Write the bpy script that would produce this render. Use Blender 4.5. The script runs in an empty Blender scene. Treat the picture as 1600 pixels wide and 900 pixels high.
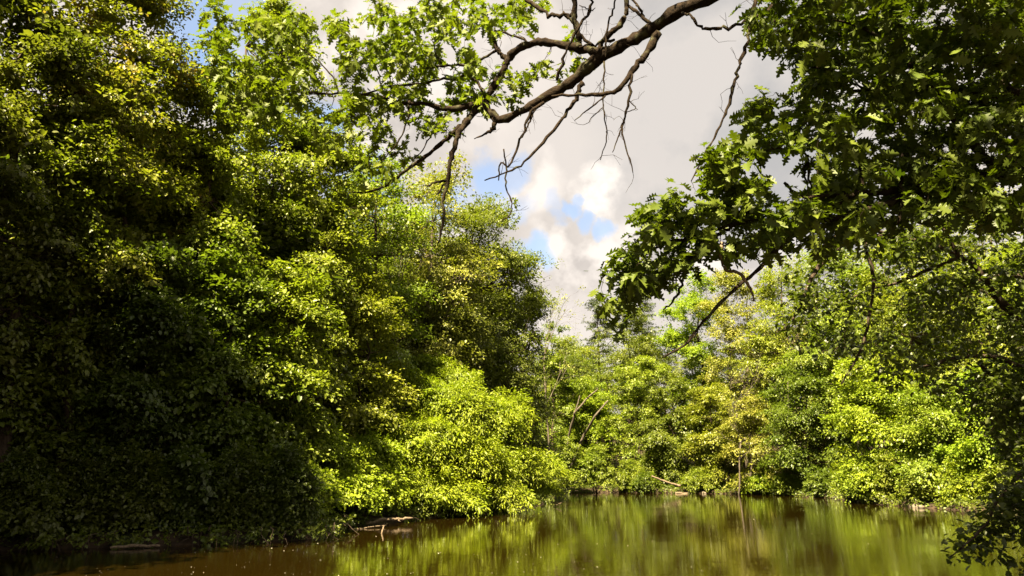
import bpy, math, numpy as np
from math import radians
sc = bpy.context.scene
COL = sc.collection

# ------------------------------------------------------------------ camera
PITCH = radians(13.9); F = 1150.0; CAMH = 2.5
cam_d = bpy.data.cameras.new('camera'); cam = bpy.data.objects.new('camera', cam_d); COL.objects.link(cam)
cam_d.sensor_width = 36; cam_d.lens = 36*F/1600; cam_d.clip_start = 0.05; cam_d.clip_end = 2000
cam.location = (0, 0, CAMH); cam.rotation_euler = (math.pi/2+PITCH, 0, 0)
sc.camera = cam
cT, sT = math.cos(PITCH), math.sin(PITCH)

def at(x, y, D):
    """direction seen at photo position x, y, carried out to D metres ahead"""
    u = (x-800)/F; v = (450-y)/F
    Y = cT - v*sT
    return np.array([u*D/Y, D, CAMH + (sT+v*cT)*D/Y])
def shore(x, y):
    v = (450-y)/F
    D = -CAMH*(cT-v*sT)/(sT+v*cT)
    return at(x, y, D)
def mpp(D): return D/F

# ------------------------------------------------------------------ light
SUN_AZ = 151.0   # degrees to the left of the view direction
SUN_EL = 56.0
sd = np.array([-math.sin(radians(SUN_AZ))*math.cos(radians(SUN_EL)), math.cos(radians(SUN_AZ))*math.cos(radians(SUN_EL)), math.sin(radians(SUN_EL))])
sun_d = bpy.data.lights.new('sun', 'SUN'); sun = bpy.data.objects.new('sun', sun_d); COL.objects.link(sun)
sun_d.energy = 5.0; sun_d.angle = radians(0.5); sun_d.color = (1.0, 0.84, 0.55)
from mathutils import Vector
sun.rotation_euler = Vector(sd).to_track_quat('Z', 'Y').to_euler()

W = bpy.data.worlds.new('World'); sc.world = W; W.use_nodes = True
nt = W.node_tree; nt.nodes.clear()
def N(t, **kw):
    n = nt.nodes.new(t)
    for k, v in kw.items(): setattr(n, k, v)
    return n
out = N('ShaderNodeOutputWorld'); bg = N('ShaderNodeBackground'); nt.links.new(bg.outputs[0], out.inputs[0])
SKY_STRENGTH = 0.05
bg.inputs[1].default_value = SKY_STRENGTH
sky = N('ShaderNodeTexSky'); sky.sky_type = 'NISHITA'; sky.sun_disc = False
sky.sun_elevation = radians(SUN_EL); sky.sun_rotation = radians(-SUN_AZ); sky.air_density = 1.0; sky.dust_density = 1.5
tc = N('ShaderNodeTexCoord')
def math_n(op, a, b=None, c=None, clamp=False):
    n = N('ShaderNodeMath'); n.operation = op; n.use_clamp = clamp
    for i, v in enumerate((a, b, c)):
        if v is None: continue
        if isinstance(v, (int, float)): n.inputs[i].default_value = v
        else: nt.links.new(v, n.inputs[i])
    return n.outputs[0]
nz = N('ShaderNodeTexNoise'); nz.inputs['Scale'].default_value = 13; nz.inputs['Detail'].default_value = 7; nz.inputs['Roughness'].default_value = .58
nt.links.new(tc.outputs['Generated'], nz.inputs['Vector'])
sub = N('ShaderNodeVectorMath'); sub.operation = 'SUBTRACT'; nt.links.new(nz.outputs['Color'], sub.inputs[0]); sub.inputs[1].default_value = (.5, .5, .5)
sca = N('ShaderNodeVectorMath'); sca.operation = 'SCALE'; nt.links.new(sub.outputs[0], sca.inputs[0]); sca.inputs['Scale'].default_value = .085
add = N('ShaderNodeVectorMath'); add.operation = 'ADD'; nt.links.new(tc.outputs['Generated'], add.inputs[0]); nt.links.new(sca.outputs[0], add.inputs[1])
nrm = N('ShaderNodeVectorMath'); nrm.operation = 'NORMALIZE'; nt.links.new(add.outputs[0], nrm.inputs[0])
def blob_sum(pats):
    acc = None
    for (x, y, r, wgt) in pats:
        d = at(x, y, 1.0)-np.array([0, 0, CAMH]); d /= np.linalg.norm(d)
        dn = N('ShaderNodeVectorMath'); dn.operation = 'DOT_PRODUCT'; nt.links.new(nrm.outputs[0], dn.inputs[0]); dn.inputs[1].default_value = tuple(d)
        mr = N('ShaderNodeMapRange'); mr.interpolation_type = 'SMOOTHSTEP'; ang = r/F
        mr.inputs['From Min'].default_value = math.cos(ang*1.25); mr.inputs['From Max'].default_value = math.cos(ang*.35)
        mr.inputs['To Max'].default_value = wgt
        nt.links.new(dn.outputs['Value'], mr.inputs['Value'])
        acc = mr.outputs[0] if acc is None else math_n('MAXIMUM', acc, mr.outputs[0])
    return acc
blue = blob_sum([(765, 272, 40, .8), (742, 300, 24, .5), (800, 265, 24, .6), (800, 325, 30, .45), (830, 395, 26, .8), (890, 322, 18, .75), (915, 340, 17, .7), (943, 354, 17, .7), (902, 306, 12, .6), (868, 336, 16, .4), (860, 312, 18, .35),
                 (310, 100, 60, 1), (505, 195, 42, .9), (400, 180, 60, .8), (700, 320, 40, .7), (560, 300, 60, .8), (380, 20, 60, .7), (300, 20, 60, .9)])
grey = blob_sum([(1080, 170, 200, .85), (1010, 260, 110, .7), (1230, 280, 150, .8), (1000, 90, 90, .35), (880, 220, 90, .45)])
bright = blob_sum([(935, 300, 42, 1.0), (900, 400, 80, .75), (960, 395, 50, .7), (780, 310, 40, .6), (600, 120, 170, .5), (830, 290, 50, .6), (1090, 400, 50, .7), (1190, 400, 60, .5)])
nz2 = N('ShaderNodeTexNoise'); nz2.inputs['Scale'].default_value = 5.0; nz2.inputs['Detail'].default_value = 6; nz2.inputs['Roughness'].default_value = .55
nt.links.new(tc.outputs['Generated'], nz2.inputs['Vector'])
def mixc(fac, a, b):
    m = N('ShaderNodeMix', data_type='RGBA')
    if isinstance(fac, float): m.inputs[0].default_value = fac
    else: nt.links.new(fac, m.inputs[0])
    for i, v in ((6, a), (7, b)):
        if isinstance(v, tuple): m.inputs[i].default_value = v
        else: nt.links.new(v, m.inputs[i])
    return m.outputs[2]
K = 1.0
def cc(r, g, b, k): return (r*k, g*k, b*k, 1)
c_mid = cc(.82, .74, .67, 2.95); c_grey = cc(.50, .50, .505, 2.65); c_bri = cc(1.0, .91, .82, 3.25); c_shad = cc(.66, .60, .55, 2.75)
n2r = N('ShaderNodeMapRange'); n2r.inputs['From Min'].default_value = .42; n2r.inputs['From Max'].default_value = .60; nt.links.new(nz2.outputs['Fac'], n2r.inputs['Value'])
cloud = mixc(n2r.outputs[0], c_shad, c_mid)
cloud = mixc(grey, cloud, mixc(math_n('MULTIPLY', n2r.outputs[0], .55), c_grey, c_mid))
nz3 = N('ShaderNodeTexNoise'); nz3.inputs['Scale'].default_value = 17; nz3.inputs['Detail'].default_value = 5
nt.links.new(tc.outputs['Generated'], nz3.inputs['Vector'])
n3r = N('ShaderNodeMapRange'); n3r.inputs['From Min'].default_value = .42; n3r.inputs['From Max'].default_value = .56; nt.links.new(nz3.outputs['Fac'], n3r.inputs['Value'])
cloud = mixc(math_n('MULTIPLY', bright, n3r.outputs[0]), cloud, c_bri)
# sky between the clouds: the physical sky, a little haze in it
skyc = mixc(.45, sky.outputs[0], cc(.36, .47, .62, 2.5))
final = mixc(blue, cloud, skyc)
nt.links.new(final, bg.inputs[0])

sc.view_settings.view_transform = 'Standard'; sc.view_settings.look = 'None'; sc.view_settings.gamma = 1
sc.view_settings.exposure = 2.98; sc.view_settings.use_curve_mapping = False
try:
    cy = sc.cycles
    cy.use_denoising = True; cy.denoiser = 'OPENIMAGEDENOISE'; cy.denoising_input_passes = 'RGB_ALBEDO_NORMAL'
    cy.max_bounces = 6; cy.diffuse_bounces = 3; cy.glossy_bounces = 3; cy.transmission_bounces = 3; cy.transparent_max_bounces = 4
    cy.sample_clamp_indirect = 4; cy.caustics_reflective = False; cy.caustics_refractive = False
except Exception: pass

# ------------------------------------------------------------------ mesh helpers
class Geo:
    def __init__(s): s.v = []; s.n = 0; s.l = []; s.t = []
    def add(s, V, faces):
        """V (n,3); faces: list of (m,k) int arrays"""
        for f in faces:
            f = np.asarray(f, dtype=np.int32)
            s.l.append((f+s.n).ravel()); s.t.append(np.full(len(f), f.shape[1], dtype=np.int32))
        s.v.append(np.asarray(V, dtype=np.float32)); s.n += len(V)
    def mesh(s, name, mat, smooth=False):
        me = bpy.data.meshes.new(name)
        if s.n:
            V = np.concatenate(s.v); L = np.concatenate(s.l); T = np.concatenate(s.t)
            me.vertices.add(len(V)); me.vertices.foreach_set('co', V.ravel())
            me.loops.add(len(L)); me.loops.foreach_set('vertex_index', L)
            me.polygons.add(len(T)); st = np.zeros(len(T), dtype=np.int32); st[1:] = np.cumsum(T)[:-1]
            me.polygons.foreach_set('loop_start', st); me.polygons.foreach_set('loop_total', T)
            if smooth: me.polygons.foreach_set('use_smooth', np.ones(len(T), dtype=bool))
            me.update(calc_edges=True)
        me.materials.append(mat)
        return me
    def build(s, name, mat, parent=None, smooth=False):
        o = bpy.data.objects.new(name, s.mesh(name, mat, smooth)); COL.objects.link(o)
        if parent is not None: o.parent = parent
        return o
    def tube(s, P, R, k=6, cap=True, rough=0.0, rng=None):
        P = np.asarray(P, float); R = np.asarray(R, float); n = len(P)
        T = np.gradient(P, axis=0); T /= np.linalg.norm(T, axis=1)[:, None]+1e-9
        ref = np.array([0.31, 0.23, 0.92]) if abs(T[0][2]) < .8 else np.array([.93, .3, .1])
        A = np.cross(T, ref); A /= np.linalg.norm(A, axis=1)[:, None]+1e-9; B = np.cross(T, A)
        a = np.arange(k)*2*math.pi/k
        rr = np.ones((n, k)) if rough == 0 else 1+rough*(rng.random((n, k))-.5)
        V = P[:, None, :]+(R[:, None]*rr)[:, :, None]*(np.cos(a)[None, :, None]*A[:, None, :]+np.sin(a)[None, :, None]*B[:, None, :])
        V = V.reshape(-1, 3)
        i = np.arange(n-1)[:, None]*k; j = np.arange(k)[None, :]; j2 = (j+1) % k
        Q = np.stack([i+j, i+j2, i+k+j2, i+k+j], axis=-1).reshape(-1, 4)
        fs = [Q]
        if cap: fs += [np.arange(k)[::-1][None, :], ((n-1)*k+np.arange(k))[None, :]]
        s.add(V, fs)

def unit(a): return a/(np.linalg.norm(a, axis=-1, keepdims=True)+1e-9)

# leaf outlines: x along the leaf, y across, z up
LEAF_SMALL = (np.array([[0, 0, 0], [.5, .34, .07], [1, 0, -.12], [.5, -.34, .07]]), [np.array([[0, 2, 1]]), np.array([[0, 3, 2]])])
LEAF_MID = (np.array([[0, 0, 0], [.3, .30, .06], [.68, .27, .05], [1, 0, -.15], [.68, -.27, .05], [.3, -.30, .06]]),
            [np.array([[0, 3, 2, 1]]), np.array([[0, 5, 4, 3]])])
LEAF_NARROW = (np.array([[0, 0, 0], [.45, .17, .06], [1, 0, -.2], [.45, -.17, .06]]), [np.array([[0, 2, 1]]), np.array([[0, 3, 2]])])
def lobed():
    half = [(.02, .03), (.16, .07), (.20, .30), (.27, .27), (.33, .12), (.44, .42), (.50, .36), (.55, .14), (.68, .36), (.74, .26), (.76, .10), (.90, .15)]
    V = [(-.28, 0, .03), (0, 0, 0)]
    mid = [(.33, 0), (.66, 0), (1.0, 0)]
    for x, y in mid: V.append((x, y, -.20*x*x))
    n0 = len(V)
    for x, y in half: V.append((x, y, .16*y-.20*x*x))
    n1 = len(V)
    for x, y in half: V.append((x, -y, .16*y-.20*x*x))
    nh = len(half)
    a = [1, 2, 3, 4]+[n0+i for i in reversed(range(nh))]
    b = [4, 3, 2, 1]+[n1+i for i in range(nh)]
    V.append((-.28, .012, .03)); V.append((0, .012, 0))
    m = len(V)
    return np.array(V), [np.array([a[::-1]]), np.array([b[::-1]]), np.array([[0, 1, m-1, m-2]])]
LEAF_OAK = lobed()

def leaves(g, P, X, Z, S, tmpl):
    X = unit(X); Y = unit(np.cross(Z, X)); Z = np.cross(X, Y)
    T, fs = tmpl; K_ = len(T); n = len(P)
    V = P[:, None, :]+S[:, None, None]*(T[None, :, 0:1]*X[:, None, :]+T[None, :, 1:2]*Y[:, None, :]+T[None, :, 2:3]*Z[:, None, :])
    off = (np.arange(n)*K_)[:, None]
    g.add(V.reshape(-1, 3), [(off[:, None, :]+f[None, :, :]).reshape(-1, f.shape[1]) for f in fs])

def pads(g, rng, C, O, L, per, size, tmpl, up=.75, flat=.13, droop=.4, wide=.85):
    """C spray centres, O outward directions, L spray lengths"""
    n = len(C); O = unit(O*np.array([1, 1, .45])); up_v = np.array([0, 0, 1.0])
    tilt = unit(O+np.array([0, 0, -.25])+rng.normal(0, .28, (n, 3)))
    side = unit(np.cross(tilt, up_v)+rng.normal(0, .1, (n, 3))); nor = unit(np.cross(side, tilt))
    a = rng.random((n, per))*1.9-.9; b = rng.normal(0, .42, (n, per))*wide*(1-.45*np.abs(a)); c = rng.normal(0, flat, (n, per))
    sz = np.exp(rng.normal(0, .25, (n, 1)))
    P = C[:, None]+L[:, None, None]*(a[..., None]*tilt[:, None]+b[..., None]*side[:, None]+c[..., None]*nor[:, None])
    P[..., 2] -= droop*L[:, None]*np.maximum(a, 0)**2
    X = tilt[:, None]*.7+side[:, None]*b[..., None]*1.3+rng.normal(0, .5, (n, per, 3)); X[..., 2] -= .25
    Z = up*nor[:, None]+.35*O[:, None]+rng.normal(0, .30, (n, per, 3)); Z[..., 2] += .25
    S = size*sz*(.45+.95*rng.random((n, per)))
    leaves(g, P.reshape(-1, 3), X.reshape(-1, 3), unit(Z.reshape(-1, 3)), S.ravel(), tmpl)

# ------------------------------------------------------------------ materials
def new_mat(name):
    m = bpy.data.materials.new(name); m.use_nodes = True; m.node_tree.nodes.clear(); return m, m.node_tree
def leaf_mat(name, col, col2, trans, tip=None, tipz=None, gloss=.35, rough=.42, tf=.38, scale=.35):
    """col/col2: the two leaf colours that vary from spray to spray and from leaf to leaf"""
    m, t = new_mat(name); L = t.links.new
    o = t.nodes.new('ShaderNodeOutputMaterial'); geo = t.nodes.new('ShaderNodeNewGeometry'); co = t.nodes.new('ShaderNodeTexCoord')
    nz = t.nodes.new('ShaderNodeTexNoise'); nz.inputs['Scale'].default_value = scale; nz.inputs['Detail'].default_value = 3
    L(co.outputs['Object'], nz.inputs['Vector'])
    rm = t.nodes.new('ShaderNodeMapRange'); rm.inputs['From Min'].default_value = .35; rm.inputs['From Max'].default_value = .65; L(nz.outputs['Fac'], rm.inputs['Value'])
    mi = t.nodes.new('ShaderNodeMath'); mi.operation = 'MULTIPLY_ADD'; L(geo.outputs['Random Per Island'], mi.inputs[0]); mi.inputs[1].default_value = .55
    mj = t.nodes.new('ShaderNodeMath'); mj.operation = 'MULTIPLY'; L(rm.outputs[0], mj.inputs[0]); mj.inputs[1].default_value = .5; L(mj.outputs[0], mi.inputs[2]); mi.use_clamp = True
    mx = t.nodes.new('ShaderNodeMix'); mx.data_type = 'RGBA'; L(mi.outputs[0], mx.inputs[0]); mx.inputs[6].default_value = (*col, 1); mx.inputs[7].default_value = (*col2, 1)
    c = mx.outputs[2]
    if tip:
        n4 = t.nodes.new('ShaderNodeTexNoise'); n4.inputs['Scale'].default_value = .55; n4.inputs['Detail'].default_value = 2; L(co.outputs['Object'], n4.inputs['Vector'])
        sp = t.nodes.new('ShaderNodeSeparateXYZ'); L(co.outputs['Object'], sp.inputs[0])
        r1 = t.nodes.new('ShaderNodeMapRange'); r1.inputs['From Min'].default_value = tipz-4; r1.inputs['From Max'].default_value = tipz+2; L(sp.outputs['Z'], r1.inputs['Value'])
        r2 = t.nodes.new('ShaderNodeMapRange'); r2.inputs['From Min'].default_value = .52; r2.inputs['From Max'].default_value = .66; L(n4.outputs['Fac'], r2.inputs['Value'])
        q = t.nodes.new('ShaderNodeMath'); q.operation = 'MULTIPLY'; L(r1.outputs[0], q.inputs[0]); L(r2.outputs[0], q.inputs[1])
        q2 = t.nodes.new('ShaderNodeMath'); q2.operation = 'MULTIPLY'; L(q.outputs[0], q2.inputs[0]); L(geo.outputs['Random Per Island'], q2.inputs[1])
        m3 = t.nodes.new('ShaderNodeMix'); m3.data_type = 'RGBA'; L(q2.outputs[0], m3.inputs[0]); L(c, m3.inputs[6]); m3.inputs[7].default_value = (*tip, 1); c = m3.outputs[2]
    oi = t.nodes.new('ShaderNodeObjectInfo'); hs = t.nodes.new('ShaderNodeHueSaturation'); L(c, hs.inputs['Color'])
    hv = t.nodes.new('ShaderNodeMapRange'); hv.inputs['To Min'].default_value = .487; hv.inputs['To Max'].default_value = .513; L(oi.outputs['Random'], hv.inputs['Value']); L(hv.outputs[0], hs.inputs['Hue'])
    p = t.nodes.new('ShaderNodeBsdfPrincipled'); L(hs.outputs[0], p.inputs['Base Color']); p.inputs['Roughness'].default_value = rough; p.inputs['Specular IOR Level'].default_value = gloss
    tr = t.nodes.new('ShaderNodeBsdfTranslucent')
    m4 = t.nodes.new('ShaderNodeMix'); m4.data_type = 'RGBA'; m4.blend_type = 'MULTIPLY'; m4.inputs[0].default_value = 1; L(hs.outputs[0], m4.inputs[6]); m4.inputs[7].default_value = (*trans, 1)
    L(m4.outputs[2], tr.inputs['Color'])
    ms = t.nodes.new('ShaderNodeMixShader'); ms.inputs[0].default_value = tf; L(p.outputs[0], ms.inputs[1]); L(tr.outputs[0], ms.inputs[2]); L(ms.outputs[0], o.inputs[0])
    return m
def rough_mat(name, c1, c2, scale=6, rough=.9, bump=.02, stretch=(1, 1, .2), spec=.2, c3=None):
    m, t = new_mat(name); L = t.links.new
    o = t.nodes.new('ShaderNodeOutputMaterial'); co = t.nodes.new('ShaderNodeTexCoord'); mp = t.nodes.new('ShaderNodeMapping'); mp.inputs['Scale'].default_value = stretch
    L(co.outputs['Object'], mp.inputs[0]); nz = t.nodes.new('ShaderNodeTexNoise'); nz.inputs['Scale'].default_value = scale; nz.inputs['Detail'].default_value = 8; nz.inputs['Roughness'].default_value = .65
    L(mp.outputs[0], nz.inputs['Vector']); r = t.nodes.new('ShaderNodeValToRGB'); r.color_ramp.elements[0].position = .35; r.color_ramp.elements[1].position = .65
    r.color_ramp.elements[0].color = (*c1, 1); r.color_ramp.elements[1].color = (*c2, 1); L(nz.outputs['Fac'], r.inputs[0]); c = r.outputs[0]
    if c3:
        n2 = t.nodes.new('ShaderNodeTexNoise'); n2.inputs['Scale'].default_value = scale*.3; n2.inputs['Detail'].default_value = 5; L(co.outputs['Object'], n2.inputs['Vector'])
        rr = t.nodes.new('ShaderNodeMapRange'); rr.inputs['From Min'].default_value = .55; rr.inputs['From Max'].default_value = .68; L(n2.outputs['Fac'], rr.inputs['Value'])
        mx = t.nodes.new('ShaderNodeMix'); mx.data_type = 'RGBA'; L(rr.outputs[0], mx.inputs[0]); L(c, mx.inputs[6]); mx.inputs[7].default_value = (*c3, 1); c = mx.outputs[2]
    b = t.nodes.new('ShaderNodeBump'); b.inputs['Distance'].default_value = bump; b.inputs['Strength'].default_value = 1; L(nz.outputs['Fac'], b.inputs['Height'])
    p = t.nodes.new('ShaderNodeBsdfPrincipled'); L(c, p.inputs['Base Color']); p.inputs['Roughness'].default_value = rough; p.inputs['Specular IOR Level'].default_value = spec
    L(b.outputs[0], p.inputs['Normal']); L(p.outputs[0], o.inputs[0]); return m

BARK = rough_mat('dark_bark', (.018, .012, .008), (.065, .046, .030), 14, .92, .02, (1, 1, .25))
BARK_OAK = rough_mat('oak_bark', (.007, .005, .0035), (.028, .019, .012), 22, .95, .018, (1, 1, 1), spec=.08, c3=(.05, .048, .026))
BARK_PALE = rough_mat('grey_bark', (.04, .03, .02), (.12, .10, .075), 16, .9, .01, (1, 1, .3))
DEAD = rough_mat('dead_wood', (.05, .035, .02), (.20, .15, .10), 20, .85, .01, (1, 1, 1))
SOIL = rough_mat('bank_soil', (.012, .008, .005), (.050, .032, .018), 2.2, .95, .08, (1, 1, 1), c3=(.03, .038, .010))
TC = (1.35, 1.5, .55)
M = {
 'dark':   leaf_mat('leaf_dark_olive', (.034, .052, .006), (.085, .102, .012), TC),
 'brown':  leaf_mat('leaf_olive_brown', (.052, .068, .008), (.130, .132, .018), TC),
 'orange': leaf_mat('leaf_yellow_green_orange_tips', (.090, .122, .010), (.175, .190, .020), TC, tip=(.26, .17, .05), tipz=17),
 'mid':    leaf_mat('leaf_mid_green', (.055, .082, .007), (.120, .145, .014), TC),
 'fresh':  leaf_mat('leaf_fresh_green', (.095, .130, .010), (.185, .205, .020), TC),
 'lime':   leaf_mat('leaf_lime_green', (.100, .152, .010), (.215, .262, .016), TC, gloss=.25),
 'yellow': leaf_mat('leaf_yellow_green', (.105, .150, .012), (.190, .215, .022), TC),
 'tan':    leaf_mat('leaf_tan_yellow', (.128, .155, .018), (.210, .203, .032), TC, tf=.3),
 'oliv':   leaf_mat('leaf_olive', (.058, .080, .010), (.128, .148, .018), TC),
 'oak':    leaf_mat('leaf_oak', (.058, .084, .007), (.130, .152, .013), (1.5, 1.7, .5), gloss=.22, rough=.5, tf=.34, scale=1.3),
 'oakshade':  leaf_mat('leaf_oak_shaded', (.038, .058, .006), (.100, .122, .011), (1.5, 1.7, .5), gloss=.22, rough=.5, tf=.28, scale=1.3),  # oak leaf colour lowered to carry the shade of the upper right crown
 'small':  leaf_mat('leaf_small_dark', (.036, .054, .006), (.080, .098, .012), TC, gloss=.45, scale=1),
 'pine':   leaf_mat('needle_green', (.030, .052, .016), (.070, .090, .030), TC, tf=.15),
}

def tag(o, label=None, cat=None, group=None, kind=None):
    if label: o['label'] = label
    if cat: o['category'] = cat
    if group: o['group'] = group
    if kind: o['kind'] = kind
    return o
def empty(name, loc):
    e = bpy.data.objects.new(name, None); e.location = tuple(float(q) for q in loc); COL.objects.link(e); return e

# ------------------------------------------------------------------ ground and water
WP = [shore(-120, 868)[:2], shore(0, 860)[:2], shore(120, 858)[:2], shore(250, 853)[:2], shore(400, 848)[:2], shore(490, 843)[:2], shore(540, 824)[:2], shore(650, 812)[:2],
      shore(750, 800)[:2], shore(840, 789)[:2], shore(868, 778)[:2], shore(878, 770.5)[:2], shore(950, 769.5)[:2], shore(1100, 771)[:2], shore(1200, 773)[:2], shore(1300, 778)[:2],
      shore(1360, 787)[:2], shore(1450, 794)[:2], shore(1560, 801)[:2], (29.5, 38), (27, 28), (22, 21), (16.5, 16.5), (12.6, 13), (12, 8), (9, 5.6), (2, 5.2), (-8, 4.6), (-20, 6), (-26, 12), (-24, 19)]
WP = np.array([(float(a), float(b)) for a, b in WP])
def inside(px, py, poly):
    c = np.zeros(px.shape, bool); n = len(poly); j = n-1
    for i in range(n):
        xi, yi = poly[i]; xj, yj = poly[j]
        c ^= ((yi > py) != (yj > py)) & (px < (xj-xi)*(py-yi)/(yj-yi+1e-12)+xi); j = i
    return c
def sdist(px, py):
    d = np.full(px.shape, 1e9); n = len(WP)
    for i in range(n):
        a = WP[i]; b = WP[(i+1) % n]; ab = b-a; t = np.clip(((px-a[0])*ab[0]+(py-a[1])*ab[1])/(ab@ab), 0, 1)
        d = np.minimum(d, np.hypot(px-a[0]-t*ab[0], py-a[1]-t*ab[1]))
    return np.where(inside(px, py, WP), -d, d)
def wob(x, y): return (np.sin(x*.9+1.3*np.sin(y*.7))+np.sin(y*1.1+1.7*np.sin(x*.5+2))+.6*np.sin(2.3*x+1.1*y)+.5*np.sin(2.9*y-1.7*x))/3
def height(px, py):
    px = np.asarray(px, float); py = np.asarray(py, float)
    d = sdist(px, py)+.35*wob(px, py)
    land = .38*np.clip(d/.7, 0, 1)**.6+.045*np.maximum(d, 0)+.16*np.maximum(d-8, 0)*np.clip((py-8)/20, 0, 1)*np.clip((120-d)/120, .25, 1)
    land = land + .12*wob(px*2.1, py*2.1)*np.clip(d, 0, 1)
    land = np.minimum(land, 60)
    bed = -np.clip(-d*.4, .0, 1.5)
    return np.where(d > 0, land, bed-.02)
def gz(x, y): return float(height(np.array([x]), np.array([y]))[0])

def axis(lo, mid0, mid1, hi, fine, coarse_n):
    a = np.arange(mid0, mid1, fine); b = mid1+(hi-mid1)*np.linspace(0, 1, coarse_n)**1.8; c = mid0-(mid0-lo)*np.linspace(0, 1, coarse_n)[:0:-1]**1.8
    return np.concatenate([c, a, b])
gx = axis(-900, -40, 60, 900, .7, 28); gy = axis(-400, -6, 110, 1200, .7, 28)
GX, GY = np.meshgrid(gx, gy); GZ = height(GX, GY)
g = Geo(); nx = len(gx); ny = len(gy)
i = np.arange(ny-1)[:, None]*nx+np.arange(nx-1)[None, :]
g.add(np.stack([GX, GY, GZ], -1).reshape(-1, 3), [np.stack([i, i+1, i+nx+1, i+nx], -1).reshape(-1, 4)])
tag(g.build('ground', SOIL, smooth=True), kind='structure')

def water_mat():
    m, t = new_mat('pond_water'); L = t.links.new
    o = t.nodes.new('ShaderNodeOutputMaterial'); co = t.nodes.new('ShaderNodeTexCoord')
    hs = []
    for sc_, dist, stretch in ((.55, .006, (1, 1, 1)), (2.6, .0028, (1, 1.6, 1)), (11, .0008, (1, 2.0, 1))):
        mp = t.nodes.new('ShaderNodeMapping'); mp.inputs['Scale'].default_value = stretch; mp.inputs['Rotation'].default_value = (0, 0, .2); L(co.outputs['Object'], mp.inputs[0])
        nz = t.nodes.new('ShaderNodeTexNoise'); nz.inputs['Scale'].default_value = sc_; nz.inputs['Detail'].default_value = 3; L(mp.outputs[0], nz.inputs['Vector'])
        q = t.nodes.new('ShaderNodeMath'); q.operation = 'MULTIPLY'; q.inputs[1].default_value = dist; L(nz.outputs['Fac'], q.inputs[0]); hs.append(q.outputs[0])
    a = t.nodes.new('ShaderNodeMath'); a.operation = 'ADD'; L(hs[0], a.inputs[0]); L(hs[1], a.inputs[1])
    # patches where a breath of wind roughens the surface
    pn = t.nodes.new('ShaderNodeTexNoise'); pn.inputs['Scale'].default_value = .11; pn.inputs['Detail'].default_value = 3; L(co.outputs['Object'], pn.inputs['Vector'])
    pr = t.nodes.new('ShaderNodeMapRange'); pr.inputs['From Min'].default_value = .50; pr.inputs['From Max'].default_value = .66; pr.inputs['To Min'].default_value = .4; pr.inputs['To Max'].default_value = 3.0; L(pn.outputs['Fac'], pr.inputs['Value'])
    w2 = t.nodes.new('ShaderNodeMath'); w2.operation = 'MULTIPLY'; L(hs[2], w2.inputs[0]); L(pr.outputs[0], w2.inputs[1])
    b_ = t.nodes.new('ShaderNodeMath'); b_.operation = 'ADD'; L(a.outputs[0], b_.inputs[0]); L(w2.outputs[0], b_.inputs[1])
    b = t.nodes.new('ShaderNodeBump'); b.inputs['Distance'].default_value = 1; b.inputs['Strength'].default_value = 1; L(b_.outputs[0], b.inputs['Height'])
    p = t.nodes.new('ShaderNodeBsdfPrincipled'); p.inputs['Base Color'].default_value = (.0085, .0050, .0006, 1); p.inputs['Roughness'].default_value = .015; p.inputs['IOR'].default_value = 1.55
    L(b.outputs[0], p.inputs['Normal']); L(p.outputs[0], o.inputs[0]); return m
g = Geo(); wx = np.linspace(-60, 70, 14); wy = np.linspace(0, 110, 12); GX, GY = np.meshgrid(wx, wy)
i = np.arange(11)[:, None]*14+np.arange(13)[None, :]
g.add(np.stack([GX, GY, GX*0], -1).reshape(-1, 3), [np.stack([i, i+1, i+15, i+14], -1).reshape(-1, 4)])
tag(g.build('water', water_mat()), kind='structure')

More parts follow.
